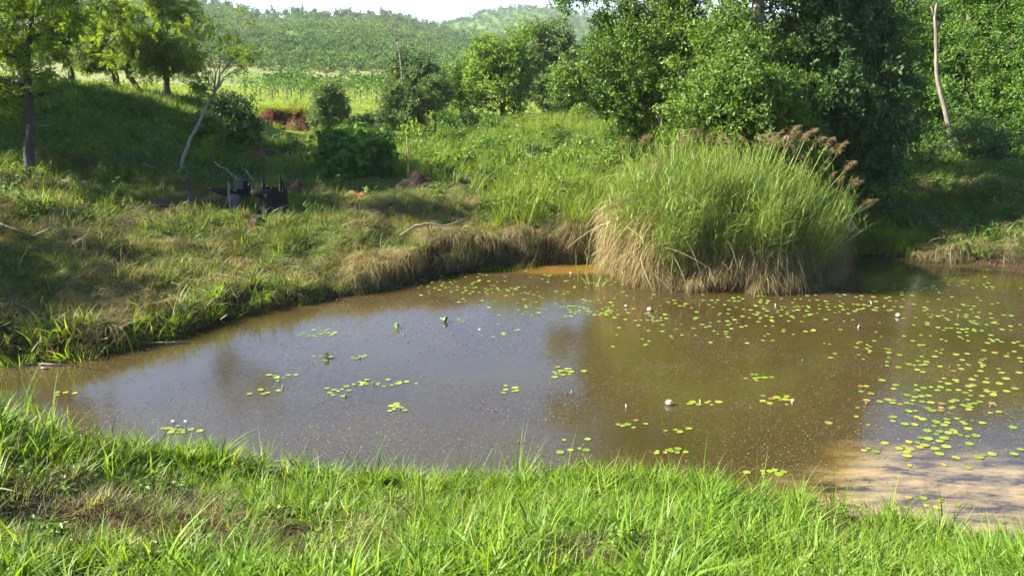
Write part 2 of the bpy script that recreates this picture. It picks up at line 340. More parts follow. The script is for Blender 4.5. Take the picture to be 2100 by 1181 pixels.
# ground
def groundmat():
    m, nt, nd, ln, out = newmat('ground')
    geo = nd.new('ShaderNodeNewGeometry')
    def noise(s, d=5, r=.6):
        n = nd.new('ShaderNodeTexNoise'); n.inputs['Scale'].default_value = s; n.inputs['Detail'].default_value = d; n.inputs['Roughness'].default_value = r
        ln.new(geo.outputs['Position'], n.inputs['Vector']); return n
    n1, n2, n3 = noise(.5), noise(4, 8, .75), noise(22, 6, .8)
    green = ramp(nd, [(.3, (.035, .06, .013)), (.5, (.075, .10, .02)), (.7, (.16, .125, .055))]); ln.new(n2.outputs['Fac'], green.inputs[0])
    red = ramp(nd, [(.3, (.085, .032, .018)), (.7, (.25, .10, .045))]); ln.new(n3.outputs['Fac'], red.inputs[0])
    field = ramp(nd, [(.3, (.09, .16, .022)), (.5, (.13, .20, .03)), (.72, (.22, .22, .06))]); ln.new(n2.outputs['Fac'], field.inputs[0])
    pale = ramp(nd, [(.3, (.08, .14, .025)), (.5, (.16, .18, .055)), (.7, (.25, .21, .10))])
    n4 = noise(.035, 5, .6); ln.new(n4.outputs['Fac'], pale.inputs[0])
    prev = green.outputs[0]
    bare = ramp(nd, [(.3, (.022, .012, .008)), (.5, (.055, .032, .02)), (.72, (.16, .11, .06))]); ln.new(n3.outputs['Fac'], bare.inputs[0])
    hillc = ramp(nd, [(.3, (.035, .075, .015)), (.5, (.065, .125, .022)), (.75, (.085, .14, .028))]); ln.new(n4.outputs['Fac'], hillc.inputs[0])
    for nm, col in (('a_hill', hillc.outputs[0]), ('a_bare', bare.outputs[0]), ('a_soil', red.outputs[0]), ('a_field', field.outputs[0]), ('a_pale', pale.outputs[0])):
        at_ = nd.new('ShaderNodeAttribute'); at_.attribute_name = nm
        mx = nd.new('ShaderNodeMix'); mx.data_type = 'RGBA'
        ln.new(at_.outputs['Fac'], mx.inputs['Factor']); ln.new(prev, mx.inputs[6]); ln.new(col, mx.inputs[7]); prev = mx.outputs[2]
    pb = nd.new('ShaderNodeBsdfPrincipled'); pb.inputs['Roughness'].default_value = .95; pb.inputs['Specular IOR Level'].default_value = .1
    ln.new(prev, pb.inputs['Base Color'])
    bp = nd.new('ShaderNodeBump'); bp.inputs['Strength'].default_value = .9; bp.inputs['Distance'].default_value = .05
    ln.new(n3.outputs['Fac'], bp.inputs['Height']); ln.new(bp.outputs[0], pb.inputs['Normal'])
    ln.new(pb.outputs[0], out.inputs[0]); return m

def soil_mask(x, y, z):
    """bare red earth: the cut bank, the gully and a few scrapes"""
    px, py = toimg(x, y, z)
    n = fbm(x*1.7, y*1.7, 51, 3)
    m = np.zeros(np.shape(x))
    def blob(wx, wy, rx, ry):
        return np.clip(1.5-1.5*(((x-wx)/rx)**2+((y-wy)/ry)**2), 0, 1)
    for (a, b, Y, rx, ry) in [(585, 245, 40.7, 1.9, .9), (560, 292, 35, 1.3, 3.0), (548, 330, 29.5, 1.0, 2.4), (572, 350, 27.5, .8, 1.4), (600, 285, 37, 1.6, 1.6), (655, 330, 27, .35, .5), (735, 398, 20.6, .45, .35),
                              (520, 560, 15.1, .75, .28), (470, 545, 15.3, .35, .25), (1000, 380, 22, .5, .3), (930, 212, 47, .6, 1), (965, 218, 47, .6, 1), (1080, 515, 16.55, .25, .35), (1180, 480, 17.6, .3, .2), (60, 690, 12, .5, .3)]:
        p = at(a, b, Y); m = np.maximum(m, blob(p[0], p[1], rx, ry))
    return np.clip(m*(.5+1.1*n), 0, 1)
def thin(x, y, px, py):
    t = np.zeros(np.shape(px))
    for cx, cy, rx, ry in ((190, 1060, 330, 75), (420, 1110, 200, 60), (700, 1120, 130, 45), (1200, 1150, 150, 40), (1560, 1000, 60, 40), (1740, 1060, 90, 35), (2030, 1110, 90, 35), (820, 1060, 50, 30), (90, 1010, 120, 50)):
        t = np.maximum(t, np.clip(1.4-((px-cx)/rx)**2-((py-cy)/ry)**2, 0, 1))
    return np.clip(t*(.6+.9*fbm(x*3, y*3, 91)), 0, 1)
def field_mask(x, y, z):
    px, py = toimg(x, y, z)
    f = sstep(40.8, 42.5, y+.2*x*0)*(1-sstep(130, 200, y))
    crest = sstep(31.5, 34, y)*(x < -8)*(1-sstep(110, 190, y))
    return np.clip(np.maximum(f, crest), 0, 1)

def axis(segs):
    o = []
    for a, b, s in segs: o += list(np.arange(a, b, s))
    return np.array(o+[segs[-1][1]])
def geom(a, b, n): return list(np.geomspace(a, b, n))
ys = np.concatenate([np.arange(-30, 2.5, 2.5), np.arange(2.5, 24, .11), np.arange(24, 44, .2), np.array(geom(44, 2600, 150))])
us = np.concatenate([-np.array(geom(.72, 4, 16))[::-1], np.linspace(-.70, .70, 231), np.array(geom(.72, 4, 16))])
Yg, Ug = np.meshgrid(ys, us, indexing='ij')
Xg = Ug*np.maximum(Yg, 4.0)*1.02+0
Xg = np.where(Yg < 4, Ug*14, np.where(Yg < 14, Ug*14, Ug*Yg))
Zg = gz(Xg, Yg)
nu = len(us); idx = np.arange(len(ys)*nu).reshape(len(ys), nu)
quads = np.stack([idx[:-1, :-1], idx[:-1, 1:], idx[1:, 1:], idx[1:, :-1]], -1).reshape(-1, 4)
x_, y_, z_ = Xg.ravel(), Yg.ravel(), Zg.ravel()
pxg, pyg = toimg(x_, y_, z_)
sd_g = pond_sd(x_, y_)
bare_ = np.where(y_ < 9, np.clip(.35+thin(x_, y_, pxg, pyg), 0, 1), (sd_g < .42)*(y_ < 24)*.95)
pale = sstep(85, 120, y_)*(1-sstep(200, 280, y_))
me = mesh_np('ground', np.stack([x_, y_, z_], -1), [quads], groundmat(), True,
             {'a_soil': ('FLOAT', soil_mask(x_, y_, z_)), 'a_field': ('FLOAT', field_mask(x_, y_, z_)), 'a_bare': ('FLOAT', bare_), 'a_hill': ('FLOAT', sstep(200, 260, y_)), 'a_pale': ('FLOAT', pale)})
tag(link('ground', me), 'grassy earth around the pond, rising to the hills', None, None, 'structure')

# water
def watermat():
    m, nt, nd, ln, out = newmat('pond_water')
    geo = nd.new('ShaderNodeNewGeometry')
    def noise(s, d=3, r=.5, sc3=None):
        n = nd.new('ShaderNodeTexNoise'); n.inputs['Scale'].default_value = s; n.inputs['Detail'].default_value = d; n.inputs['Roughness'].default_value = r
        if sc3:
            mp = nd.new('ShaderNodeMapping'); mp.inputs['Scale'].default_value = sc3; mp.inputs['Rotation'].default_value = (0, 0, .35)
            ln.new(geo.outputs['Position'], mp.inputs[0]); ln.new(mp.outputs[0], n.inputs['Vector'])
        else: ln.new(geo.outputs['Position'], n.inputs['Vector'])
        return n
    big = noise(.45, 3); mid = noise(26, 5, .7)
    brown = ramp(nd, [(.30, (.024, .016, .005)), (.5, (.043, .031, .009)), (.72, (.054, .042, .011))])
    mixn = nd.new('ShaderNodeMath'); mixn.operation = 'MULTIPLY_ADD'; mixn.inputs[1].default_value = .55
    s2 = nd.new('ShaderNodeMath'); s2.operation = 'MULTIPLY'; s2.inputs[1].default_value = .45
    ln.new(big.outputs['Fac'], mixn.inputs[0]); ln.new(mid.outputs['Fac'], s2.inputs[0]); ln.new(s2.outputs[0], mixn.inputs[2]); ln.new(mixn.outputs[0], brown.inputs[0])
    prev = brown.outputs[0]
    streak = noise(3.4, 8, .72, (.55, 1.6, 1))
    silt = ramp(nd, [(.40, (.035, .024, .014)), (.50, (.15, .108, .045)), (.62, (.26, .185, .08))]); ln.new(streak.outputs['Fac'], silt.inputs[0])
    oran = ramp(nd, [(.3, (.12, .068, .014)), (.7, (.20, .11, .024))]); ln.new(mid.outputs['Fac'], oran.inputs[0])
    olive = ramp(nd, [(.35, (.07, .045, .010)), (.6, (.16, .11, .015))]); ln.new(streak.outputs['Fac'], olive.inputs[0])
    for nm, col in (('a_olive', olive), ('a_silt', silt), ('a_orange', oran)):
        a = nd.new('ShaderNodeAttribute'); a.attribute_name = nm
        mx = nd.new('ShaderNodeMix'); mx.data_type = 'RGBA'; ln.new(a.outputs['Fac'], mx.inputs['Factor']); ln.new(prev, mx.inputs[6]); ln.new(col.outputs[0], mx.inputs[7]); prev = mx.outputs[2]
    # floating specks of pollen, seed and duckweed: pale ones and dark ones
    sil = nd.new('ShaderNodeAttribute'); sil.attribute_name = 'a_specks'
    rough_in = None
    for sc_, th, col, amt in ((21, .17, (.26, .20, .11), .22), (24, .24, (.012, .008, .004), .38), (34, .16, (.34, .27, .16), .30), (40, .34, (.014, .009, .005), .5), (70, .34, (.11, .072, .025), .30)):
        vo = nd.new('ShaderNodeTexVoronoi'); vo.inputs['Scale'].default_value = sc_; ln.new(geo.outputs['Position'], vo.inputs['Vector'])
        lt = nd.new('ShaderNodeMath'); lt.operation = 'LESS_THAN'; lt.inputs[1].default_value = th; ln.new(vo.outputs['Distance'], lt.inputs[0])
        sp = nd.new('ShaderNodeSeparateColor'); ln.new(vo.outputs['Color'], sp.inputs[0])
        l2 = nd.new('ShaderNodeMath'); l2.operation = 'LESS_THAN'; l2.inputs[1].default_value = amt; ln.new(sp.outputs[0], l2.inputs[0])
        mu = nd.new('ShaderNodeMath'); mu.operation = 'MULTIPLY'; ln.new(lt.outputs[0], mu.inputs[0]); ln.new(l2.outputs[0], mu.inputs[1])
        m2 = nd.new('ShaderNodeMath'); m2.operation = 'MULTIPLY'; ln.new(mu.outputs[0], m2.inputs[0]); ln.new(sil.outputs['Fac'], m2.inputs[1])
        mx = nd.new('ShaderNodeMix'); mx.data_type = 'RGBA'; mx.inputs[7].default_value = (*col, 1); ln.new(m2.outputs[0], mx.inputs['Factor']); ln.new(prev, mx.inputs[6]); prev = mx.outputs[2]
        if rough_in is None: rough_in = m2
        else:
            mm = nd.new('ShaderNodeMath'); mm.operation = 'MAXIMUM'; ln.new(rough_in.outputs[0], mm.inputs[0]); ln.new(m2.outputs[0], mm.inputs[1]); rough_in = mm
    pb = nd.new('ShaderNodeBsdfPrincipled'); pb.inputs['IOR'].default_value = 1.7
    mr = nd.new('ShaderNodeMapRange'); mr.inputs['To Min'].default_value = .03; mr.inputs['To Max'].default_value = .6; ln.new(rough_in.outputs[0], mr.inputs[0]); ln.new(mr.outputs[0], pb.inputs['Roughness'])
    ln.new(prev, pb.inputs['Base Color'])
    bp = nd.new('ShaderNodeBump'); bp.inputs['Strength'].default_value = .20; bp.inputs['Distance'].default_value = .01
    rip = noise(9, 4, .6); ln.new(rip.outputs['Fac'], bp.inputs['Height']); ln.new(bp.outputs[0], pb.inputs['Normal'])
    ln.new(pb.outputs[0], out.inputs[0]); return m
wx = np.arange(-17, 28, .14); wy = np.arange(3.5, 24, .12)
WX, WY = np.meshgrid(wx, wy); wv = np.stack([WX, WY, 0*WX], -1).reshape(-1, 3)
wi = np.arange(WX.size).reshape(WX.shape)
wq = np.stack([wi[:-1, :-1], wi[:-1, 1:], wi[1:, 1:], wi[1:, :-1]], -1).reshape(-1, 4)
sdw = pond_sd(wv[:, 0], wv[:, 1])
keep = (sdw[wq] < .9).any(1); wq = wq[keep]
X, Y = wv[:, 0], wv[:, 1]
n1 = fbm(X*.9, Y*.9, 71); n2 = fbm(X*2.5, Y*2.5, 72)
def ell(px, py, rx, ry):
    p = flat(px, py); return 1-(((X-p[0])/rx)**2+((Y-p[1])/ry)**2)
silt = sstep(-.25, .95, ell(2150, 1050, 2.55, 1.4)+(n1-.5)*1.5+(n2-.5)*.9)
oliv = sstep(-.1, 1., ell(1800, 945, .7, .45)+(n1-.5)*1.4+(n2-.5)*.8)*(1-silt*.5)*.8
oran = sstep(0, .7, ell(1165, 549, 1.55, .75)+(n1-.5)*1.0)
specks = (1-silt)*(1-oran*.7)*np.clip((fbm(X*.8+Y*.3, Y*1.3, 75)-.22)*2.2, .1, 1)
me = mesh_np('water', wv, [wq], watermat(), True, {'a_silt': ('FLOAT', silt), 'a_olive': ('FLOAT', oliv), 'a_orange': ('FLOAT', oran), 'a_specks': ('FLOAT', specks)})
tag(link('water', me), 'murky brown pond water with sky reflection', None, None, 'structure')

# ------------------------------------------------------------------ scattering by geometry nodes
_groups = {}
def gn_group(key, variants):
    if key in _groups: return _groups[key]
    ng = bpy.data.node_groups.new('scatter_'+key, 'GeometryNodeTree')
    ng.interface.new_socket('Geometry', in_out='INPUT', socket_type='NodeSocketGeometry')
    ng.interface.new_socket('Geometry', in_out='OUTPUT', socket_type='NodeSocketGeometry')
    N = ng.nodes; L = ng.links
    gi = N.new('NodeGroupInput'); go = N.new('NodeGroupOutput')
    iop = N.new('GeometryNodeInstanceOnPoints'); iop.inputs['Pick Instance'].default_value = True
    jn = N.new('GeometryNodeJoinGeometry')
    for v in reversed(variants):
        oi = N.new('GeometryNodeObjectInfo'); oi.inputs['Object'].default_value = v; oi.inputs['As Instance'].default_value = False
        g2 = N.new('GeometryNodeGeometryToInstance'); L.new(oi.outputs['Geometry'], g2.inputs[0]); L.new(g2.outputs[0], jn.inputs[0])
    def na(nm, ty):
        n = N.new('GeometryNodeInputNamedAttribute'); n.data_type = ty; n.inputs['Name'].default_value = nm
        return [o for o in n.outputs if o.enabled and o.name == 'Attribute'][0]
    L.new(gi.outputs[0], iop.inputs['Points']); L.new(jn.outputs[0], iop.inputs['Instance'])
    L.new(na('idx', 'INT'), iop.inputs['Instance Index']); L.new(na('rot', 'FLOAT_VECTOR'), iop.inputs['Rotation']); L.new(na('scl', 'FLOAT_VECTOR'), iop.inputs['Scale'])
    L.new(iop.outputs[0], go.inputs[0])
    _groups[key] = ng; return ng
LIB = {}
def lib(key, geos, mat, smooth=False):
    obs = []
    for k, g in enumerate(geos):
        me = g.mesh(key, mat, smooth); obs.append(bpy.data.objects.new('source_'+key, me))
    LIB[key] = obs
def scatter(name, key, P, rot, scl, parent=None, loc=None):
    """P (n,3) world; rot (n,3) euler; scl (n,) or (n,3)"""
    P = np.asarray(P, float); n = len(P)
    off = np.zeros(3) if loc is None else np.asarray(loc, float)
    scl = np.asarray(scl, float)
    if scl.ndim == 1: scl = np.repeat(scl[:, None], 3, 1)
    me = mesh_np(name, P-off, [], None, False, {'idx': ('INT', RNG.integers(0, len(LIB[key]), n)), 'rot': ('FLOAT_VECTOR', rot), 'scl': ('FLOAT_VECTOR', scl)})
    me.materials.append(LIB[key][0].data.materials[0])
    o = link(name, me, parent)
    if parent is None and loc is not None: o.location = loc
    md = o.modifiers.new('scatter', 'NODES'); md.node_group = gn_group(key, LIB[key])
    return o

def g_tuft(n, rad, h, hv, bend, w, lean=.15, drop=0, seg=4, tip=0, hi=None, flatten=0):
    g = Geo(); a = RNG.random(n)*6.28; r = np.sqrt(RNG.random(n))*rad
    base = np.stack([np.cos(a)*r, np.sin(a)*r, -0.02+0*a], -1)
    az = a+RNG.normal(0, .7, n)
    blades(g, base, az, h*(1-hv*RNG.random(n)), bend*(.35+RNG.random(n)*1.1), w*(.6+.7*RNG.random(n)), seg, None, lean*(.3+1.4*RNG.random()), drop)
    return g
lib('lush', [g_tuft(15, .09, .32, .65, .7, .0185, .28) for _ in range(9)], G['lush'])
lib('lushtall', [g_tuft(8, .05, .55, .5, .42, .015, .15, seg=6) for _ in range(6)], G['lush'])
lib('fine', [g_tuft(42, .10, .12, .6, .6, .0045, .5) for _ in range(6)], G['fine'])
lib('mixed', [g_tuft(26, .13, .20, .6, .8, .009, .4) for _ in range(7)], G['mixed'])
lib('bright', [g_tuft(22, .10, .36, .5, .55, .018, .25, seg=5) for _ in range(5)], G['bright'])
lib('slope', [g_tuft(22, .20, .20, .6, .7, .018, .4, seg=3) for _ in range(6)], G['slope'])
lib('meadow', [g_tuft(26, .22, .80, .5, .42, .020, .16, seg=5) for _ in range(7)], G['meadow'])
lib('reedlow', [g_tuft(12, .12, 1.15, .5, .3, .018, .12, seg=6) for _ in range(5)], G['meadow'])
lib('field', [g_tuft(18, .35, .16, .5, .6, .03, .4, seg=2) for _ in range(4)], G['field'])
def g_hang(n, L, w):
    """straw that springs out towards +x and hangs down"""
    g = Geo(); base = np.stack([RNG.normal(0, .05, n), RNG.normal(0, .10, n), RNG.normal(0, .03, n)], -1)
    k = 7; t = np.linspace(0, 1, k)[None]
    az = RNG.normal(0, .9, n); Ls = L*(.5+.7*RNG.random(n)); o = .25+.25*RNG.random(n)
    out = Ls[:, None]*o[:, None]*(1-(1-t)**2); up = Ls[:, None]*(.28*t-(.95)*t**1.8)
    c = np.stack([base[:, 0:1]+np.cos(az)[:, None]*out, base[:, 1:2]+np.sin(az)[:, None]*out+RNG.normal(0, .14, (n, 1))*t*L, base[:, 2:3]+up], -1)
    ta = RNG.random((n, 1))*6.28; ww = w*(.5+RNG.random((n, 1)))*(1-.7*t)
    side = np.stack([np.cos(ta)*ww, np.sin(ta)*ww, 0*ww], -1)*.5
    V = np.stack([c-side, c+side], 2).reshape(n, -1, 3); s = np.arange(k-1)*2
    q = np.stack([s, s+1, s+3, s+2], -1)[None]+(np.arange(n)*2*k)[:, None, None]
    g.add(V.reshape(-1, 3), q.reshape(-1, 4), None, np.repeat(RNG.random(n), 2*k)); return g
lib('hang', [g_hang(34, .50, .007) for _ in range(5)], G['greystraw'])
lib('hanglong', [g_hang(30, .75, .013) for _ in range(5)], G['straw'])
def g_weed(h, n, L, W, r):
    g = Geo(); ns = 4
    for s in range(ns):
        a = RNG.random()*6.28; top = np.array([math.cos(a)*r*RNG.random(), math.sin(a)*r*RNG.random(), h*(.6+.4*RNG.random())])
        p = wiggle((0, 0, 0), top, 5, .06); tube(g, p, np.linspace(.006, .002, 5), 3, .5, False)
        m = n//ns; t = RNG.random(m)**.7; b = np.array([p[0]+(p[-1]-p[0])*x for x in t])
        d = rdir(m, .1); d[:, 2] *= .5
        leafs(g, b+d*.03, d, rdir(m, 2.5), L*(.5+.7*RNG.random(m)), W*(.6+.7*RNG.random(m)))
    return g
lib('weed', [g_weed(.42, 44, .12, .055, .18) for _ in range(6)], G['weed'])
lib('sweed', [g_weed(.34, 44, .085, .042, .2) for _ in range(5)], G['slope'])
def g_sprig(n, R, L, W, mat=None, up=.3, stem=True):
    g = Geo(); k = max(2, n//9)
    for s in range(k):
        d0 = rdir(1, up)[0]; p = wiggle((0, 0, 0), d0*R, 4, .1)
        if stem: tube(g, p, np.linspace(.010, .003, 4)*R*2.2, 3, 0, False)
        m = n//k; t = .25+.8*RNG.random(m); b = p[0]+(p[-1]-p[0])*t[:, None]+RNG.normal(0, R*.10, (m, 3))
        d = rdir(m)+d0*.8; d[:, 2] -= .25
        leafs(g, b, d, rdir(m, 1.4), L*(.6+.6*RNG.random(m)), W*(.7+.5*RNG.random(m)))
    return g
lib('broad', [g_sprig(58, .30, .088, .042) for _ in range(7)], G['broad'])
lib('darkleaf', [g_sprig(42, .30, .11, .052) for _ in range(6)], G['darkleaf'])
lib('wood', [g_sprig(50, .38, .11, .045) for _ in range(7)], G['wood'])
lib('euc', [g_sprig(44, .26, .10, .030, up=.6) for _ in range(6)], G['euc'])
lib('center', [g_sprig(40, .36, .13, .07) for _ in range(6)], G['center'])
def g_feather(nf, R):
    g = Geo()
    for s in range(nf):
        d0 = rdir(1, .15)[0]; d0[2] *= .5; p = wiggle((0, 0, 0), d0*R*(.7+.5*RNG.random()), 5, .08)
        tube(g, p, np.linspace(.006, .002, 5), 3, 0, False)
        m = 16; t = np.linspace(.2, 1, m); b = p[0]+(p[-1]-p[0])*t[:, None]
        sd_ = np.cross(d0, (0, 0, 1)); sd_ /= np.linalg.norm(sd_)+1e-9
        d = np.where((np.arange(m) % 2 == 0)[:, None], sd_, -sd_)+d0*.6+RNG.normal(0, .15, (m, 3))
        leafs(g, b, d, rdir(m, 4), np.full(m, .10), np.full(m, .034), droop=.1)
    return g
lib('feather', [g_feather(5, .42) for _ in range(6)], G['feather'])
def g_castor(n):
    g = Geo()
    for s in range(n):
        c = rdir(1, .6)[0]*np.array([.35, .35, .3]); nn = rdir(1, 2.2)[0]; u = np.cross(nn, (1, 0, 0)); u /= np.linalg.norm(u); v = np.cross(nn, u)
        tube(g, wiggle((0, 0, -.1), c, 4, .05), .006, 3, .1, False)
        k = 8; a = np.linspace(0, 2*np.pi, k, endpoint=False)+RNG.random()
        d = np.cos(a)[:, None]*u+np.sin(a)[:, None]*v-nn*.15
        leafs(g, np.repeat(c[None], k, 0), d, np.repeat(nn[None], k, 0), .15*(.7+.4*np.cos(a/2)**2), np.full(k, .055), m=RNG.random())
    return g
lib('castor', [g_castor(8) for _ in range(5)], G['castor'])
def g_hilltree(h, w, n, conic=0):
    g = Geo(); tube(g, [(0, 0, -.5), (0, 0, h*.6)], [.12, .06], 4, 0, False)
    nl = 5; C0 = np.stack([RNG.normal(0, w*.28, nl), RNG.normal(0, w*.28, nl), h*(.45+.4*RNG.random(nl))], -1)
    i = RNG.integers(0, nl, n); d = rdir(n); rr = w*.34*(.6+.5*RNG.random(n))
    P = C0[i]+d*rr[:, None]*np.array([1, 1, .8+conic])
    if conic: P[:, :2] *= np.clip(1.25-P[:, 2:3]/h, .15, 1)
    leafs(g, P, rdir(n), d+rdir(n)*.5, .62*(.5+.8*RNG.random(n))*w/3, .42*(.6+.8*RNG.random(n))*w/3)
    return g
lib('hilltree', [g_hilltree(4.2, 4, 110), g_hilltree(3.4, 4.4, 110), g_hilltree(5.0, 3.6, 120), g_hilltree(4.6, 3.8, 110), g_hilltree(2.6, 3.6, 90)], G['hill'])
lib('ridgetree', [g_hilltree(8, 4.2, 130, .6), g_hilltree(9, 5, 140), g_hilltree(7, 5.5, 130), g_hilltree(10, 4, 150, .8)], G['hill'])

CLEAR = [(*at(561, 430, 17.8)[:2], .38), (*at(555, 440, 17.5)[:2], .35), (*at(500, 418, 18.6)[:2], .3), (*at(483, 428, 18.0)[:2], .3), (*at(490, 435, 17.7)[:2], .3), (*at(737, 402, 20.4)[:2], .4), (*at(845, 385, 21)[:2], .55), (*at(608, 388, 19.8)[:2], .4), (*at(525, 468, 16.9)[:2], .25)]
def rand_ground(n, x0, x1, y0, y1, f):
    x = RNG.uniform(x0, x1, n); y = RNG.uniform(y0, y1, n)
    k = np.ones(n, bool)
    for cx, cy, cr in CLEAR: k &= (x-cx)**2+(y-cy)**2 > cr*cr
    x, y = x[k], y[k]
    k = pond_sd(x, y) > .0; x, y = x[k], y[k]; z = gz(x, y)
    px, py = toimg(x, y, z)
    k = RNG.random(len(x)) < f(x, y, z, px, py); return np.stack([x[k], y[k], z[k]], -1)
def erot(n, tilt=.12):
    return np.stack([RNG.normal(0, tilt, n), RNG.normal(0, tilt, n), RNG.random(n)*6.28], -1)
def stuff(o, label): return tag(o, label, 'vegetation' if 'grass' not in label else 'grass', None, 'stuff')
infr = lambda px: (px > -160) & (px < 2260)

def g_mop(n, R_, hh, w):
    g = Geo(); a = RNG.random(n)*6.28; r = np.sqrt(RNG.random(n))*.12
    base = np.stack([np.cos(a)*r, np.sin(a)*r, hh*.5+0*a], -1); k = 6; t = np.linspace(0, 1, k)[None]
    L = R_*(.5+.8*RNG.random((n, 1))); up0 = .3+.6*RNG.random((n, 1)); az = (a+RNG.normal(0, .5, n))[:, None]+RNG.normal(0, .5, (n, 1))*t
    out = L*(1-(1-t)**1.7)*.85; up = L*(up0*t-(1.0+.5*up0)*t**2.1)
    c = np.stack([base[:, :1]+np.cos(az)*out, base[:, 1:2]+np.sin(az)*out, base[:, 2:]+up], -1)
    ww = w*(.5+RNG.random((n, 1)))*(1-.8*t); ta = RNG.random((n, 1))*6.28; side = np.stack([np.cos(ta)*ww, np.sin(ta)*ww, 0*ww], -1)*.5
    V = np.stack([c-side, c+side], 2).reshape(n, -1, 3); s_ = np.arange(k-1)*2
    q = np.stack([s_, s_+1, s_+3, s_+2], -1)[None]+(np.arange(n)*2*k)[:, None, None]
    g.add(V.reshape(-1, 3), q.reshape(-1, 4), None, np.clip(np.repeat(RNG.random(n)*.6+.45*RNG.random(), 2*k), 0, 1)); return g
G['mop'] = leafmat('cut_grass', [(0, (.06, .10, .02)), (.3, (.14, .15, .045)), (.6, (.24, .19, .09)), (1, (.36, .28, .16))], .3, .7, .2, .9, .3)
lib('mop', [g_mop(110, .42, .22, .010) for _ in range(7)], G['mop'])
# near bank: lush grass with thin, dry patches towards the lower left
near = lambda x, y, z, px, py: (px > -900) & (px < 3100) & (py < 1500)
P = rand_ground(12500, -8.5, 10.5, 2.6, 8.6, lambda x, y, z, px, py: near(x, y, z, px, py)*(1-.97*thin(x, y, px, py)))
s = (.30+.95*fbm(P[:, 0]*1.7, P[:, 1]*1.7, 93))
stuff(scatter('bank_grass', 'lush', P, erot(len(P), .3), s*(.75+.6*RNG.random(len(P)))), 'bright green long grass covering the near bank')
P = rand_ground(8000, -8.5, 10.5, 2.6, 8.6, lambda x, y, z, px, py: near(x, y, z, px, py)*(.12+.7*thin(x, y, px, py)))
stuff(scatter('short_grass', 'fine', P, erot(len(P), .25), .8+.6*RNG.random(len(P))), 'thin short grass with dry stalks in the bare patches of the near bank')
P = rand_ground(1100, -8.5, 10.5, 2.6, 8.6, lambda x, y, z, px, py: near(x, y, z, px, py)*(.15+.8*thin(x, y, px, py)))
stuff(scatter('low_weeds', 'weed', P, erot(len(P), .2), .25+.2*RNG.random(len(P))), 'low leafy weeds growing through the near bank grass')
P = rand_ground(700, -6, 6.5, 2.6, 8.2, lambda x, y, z, px, py: near(x, y, z, px, py)*(fbm(x*1.2, y*1.2, 211) > .48)*(1-.9*thin(x, y, px, py)))
stuff(scatter('long_grass', 'lushtall', P, erot(len(P), .3), .45+.4*RNG.random(len(P))), 'longer arching blades standing above the near bank grass')
P = rand_ground(2600, -6, 6.5, 2.6, 8.2, lambda x, y, z, px, py: near(x, y, z, px, py)*(.05+.9*thin(x, y, px, py)))
stuff(scatter('dead_thatch', 'hang', P+[0, 0, .02], np.stack([RNG.normal(0, .3, len(P)), -.95+RNG.normal(0, .2, len(P)), RNG.random(len(P))*6.28], -1), .22+.25*RNG.random(len(P))), 'flattened dead grass thatch in the bare patches of the near bank')
def shoreband(n, x0, x1, y0, y1, d0, d1, f):
    x = RNG.uniform(x0, x1, n); y = RNG.uniform(y0, y1, n); sd_ = pond_sd(x, y)
    k = (sd_ > d0) & (sd_ < d1); x, y = x[k], y[k]; z = np.maximum(gz(x, y), -.02); px, py = toimg(x, y, z)
    k = RNG.random(len(x)) < f(x, y, z, px, py); return np.stack([x[k], y[k], z[k]], -1)
P = shoreband(5600, -8.5, 10.5, 4.0, 9, -.10, .45, lambda x, y, z, px, py: near(x, y, z, px, py)*(fbm(x*2, y*2, 97) > .55))
stuff(scatter('waterside_grass', 'lushtall', P, erot(len(P), .12), .55+.5*RNG.random(len(P))), 'taller upright grass at the water edge of the near bank')
lib('drystalk', [g_tuft(4, .04, .50, .5, .5, .007, .35, seg=5) for _ in range(5)], G['straw'])
P = rand_ground(520, -6, 6.5, 2.6, 8.0, lambda x, y, z, px, py: near(x, y, z, px, py)*.8)
stuff(scatter('dry_stalks', 'drystalk', P, erot(len(P), .45), .5+.6*RNG.random(len(P))), 'scattered dry stalks among the near bank grass')
# left bank and mound: mixed dry and green
midb = lambda x, y, z, px, py: (px > -160) & (px < 1300) & (y > 9.7)
P = rand_ground(11000, -12, 5, 9.8, 20.5, lambda x, y, z, px, py: midb(x, y, z, px, py)*np.clip(.45+fbm(x*1.2, y*1.2, 101)*.8, 0, 1)*(1-.9*soil_mask(x, y, z)))
stuff(scatter('rough_grass', 'mixed', P, erot(len(P), .3), .8+.9*RNG.random(len(P))**2), 'rough green and straw coloured grass over the far bank and mound')
P = rand_ground(3600, -12, 5, 9.8, 21, lambda x, y, z, px, py: midb(x, y, z, px, py)*(fbm(x*.8, y*.8, 105) > .53)*(1-.9*soil_mask(x, y, z)))
stuff(scatter('dry_grass', 'hang', P+[0, 0, .12], np.stack([RNG.normal(0, .3, len(P)), -.9+RNG.normal(0, .3, len(P)), RNG.random(len(P))*6.28], -1), .5+.5*RNG.random(len(P))), 'dry flattened grass litter on the far bank')
P = shoreband(9000, -12, 5, 9.8, 18.5, .02, .5, lambda x, y, z, px, py: (px > -160)*(px < 640)*(.4+.6*(fbm(x*1.5, y*1.5, 107) > .5)))
k = RNG.random(len(P)) < .45; stuff(scatter('shore_sedge', 'lush', P[k], erot(k.sum(), .3), .8+.9*RNG.random(k.sum())), 'fresh green blades along the far left water edge'); P = P[~k]
stuff(scatter('shore_grass', 'mixed', P, erot(len(P), .25), .8+1.1*RNG.random(len(P))), 'green grass lining the water edge of the far left bank')
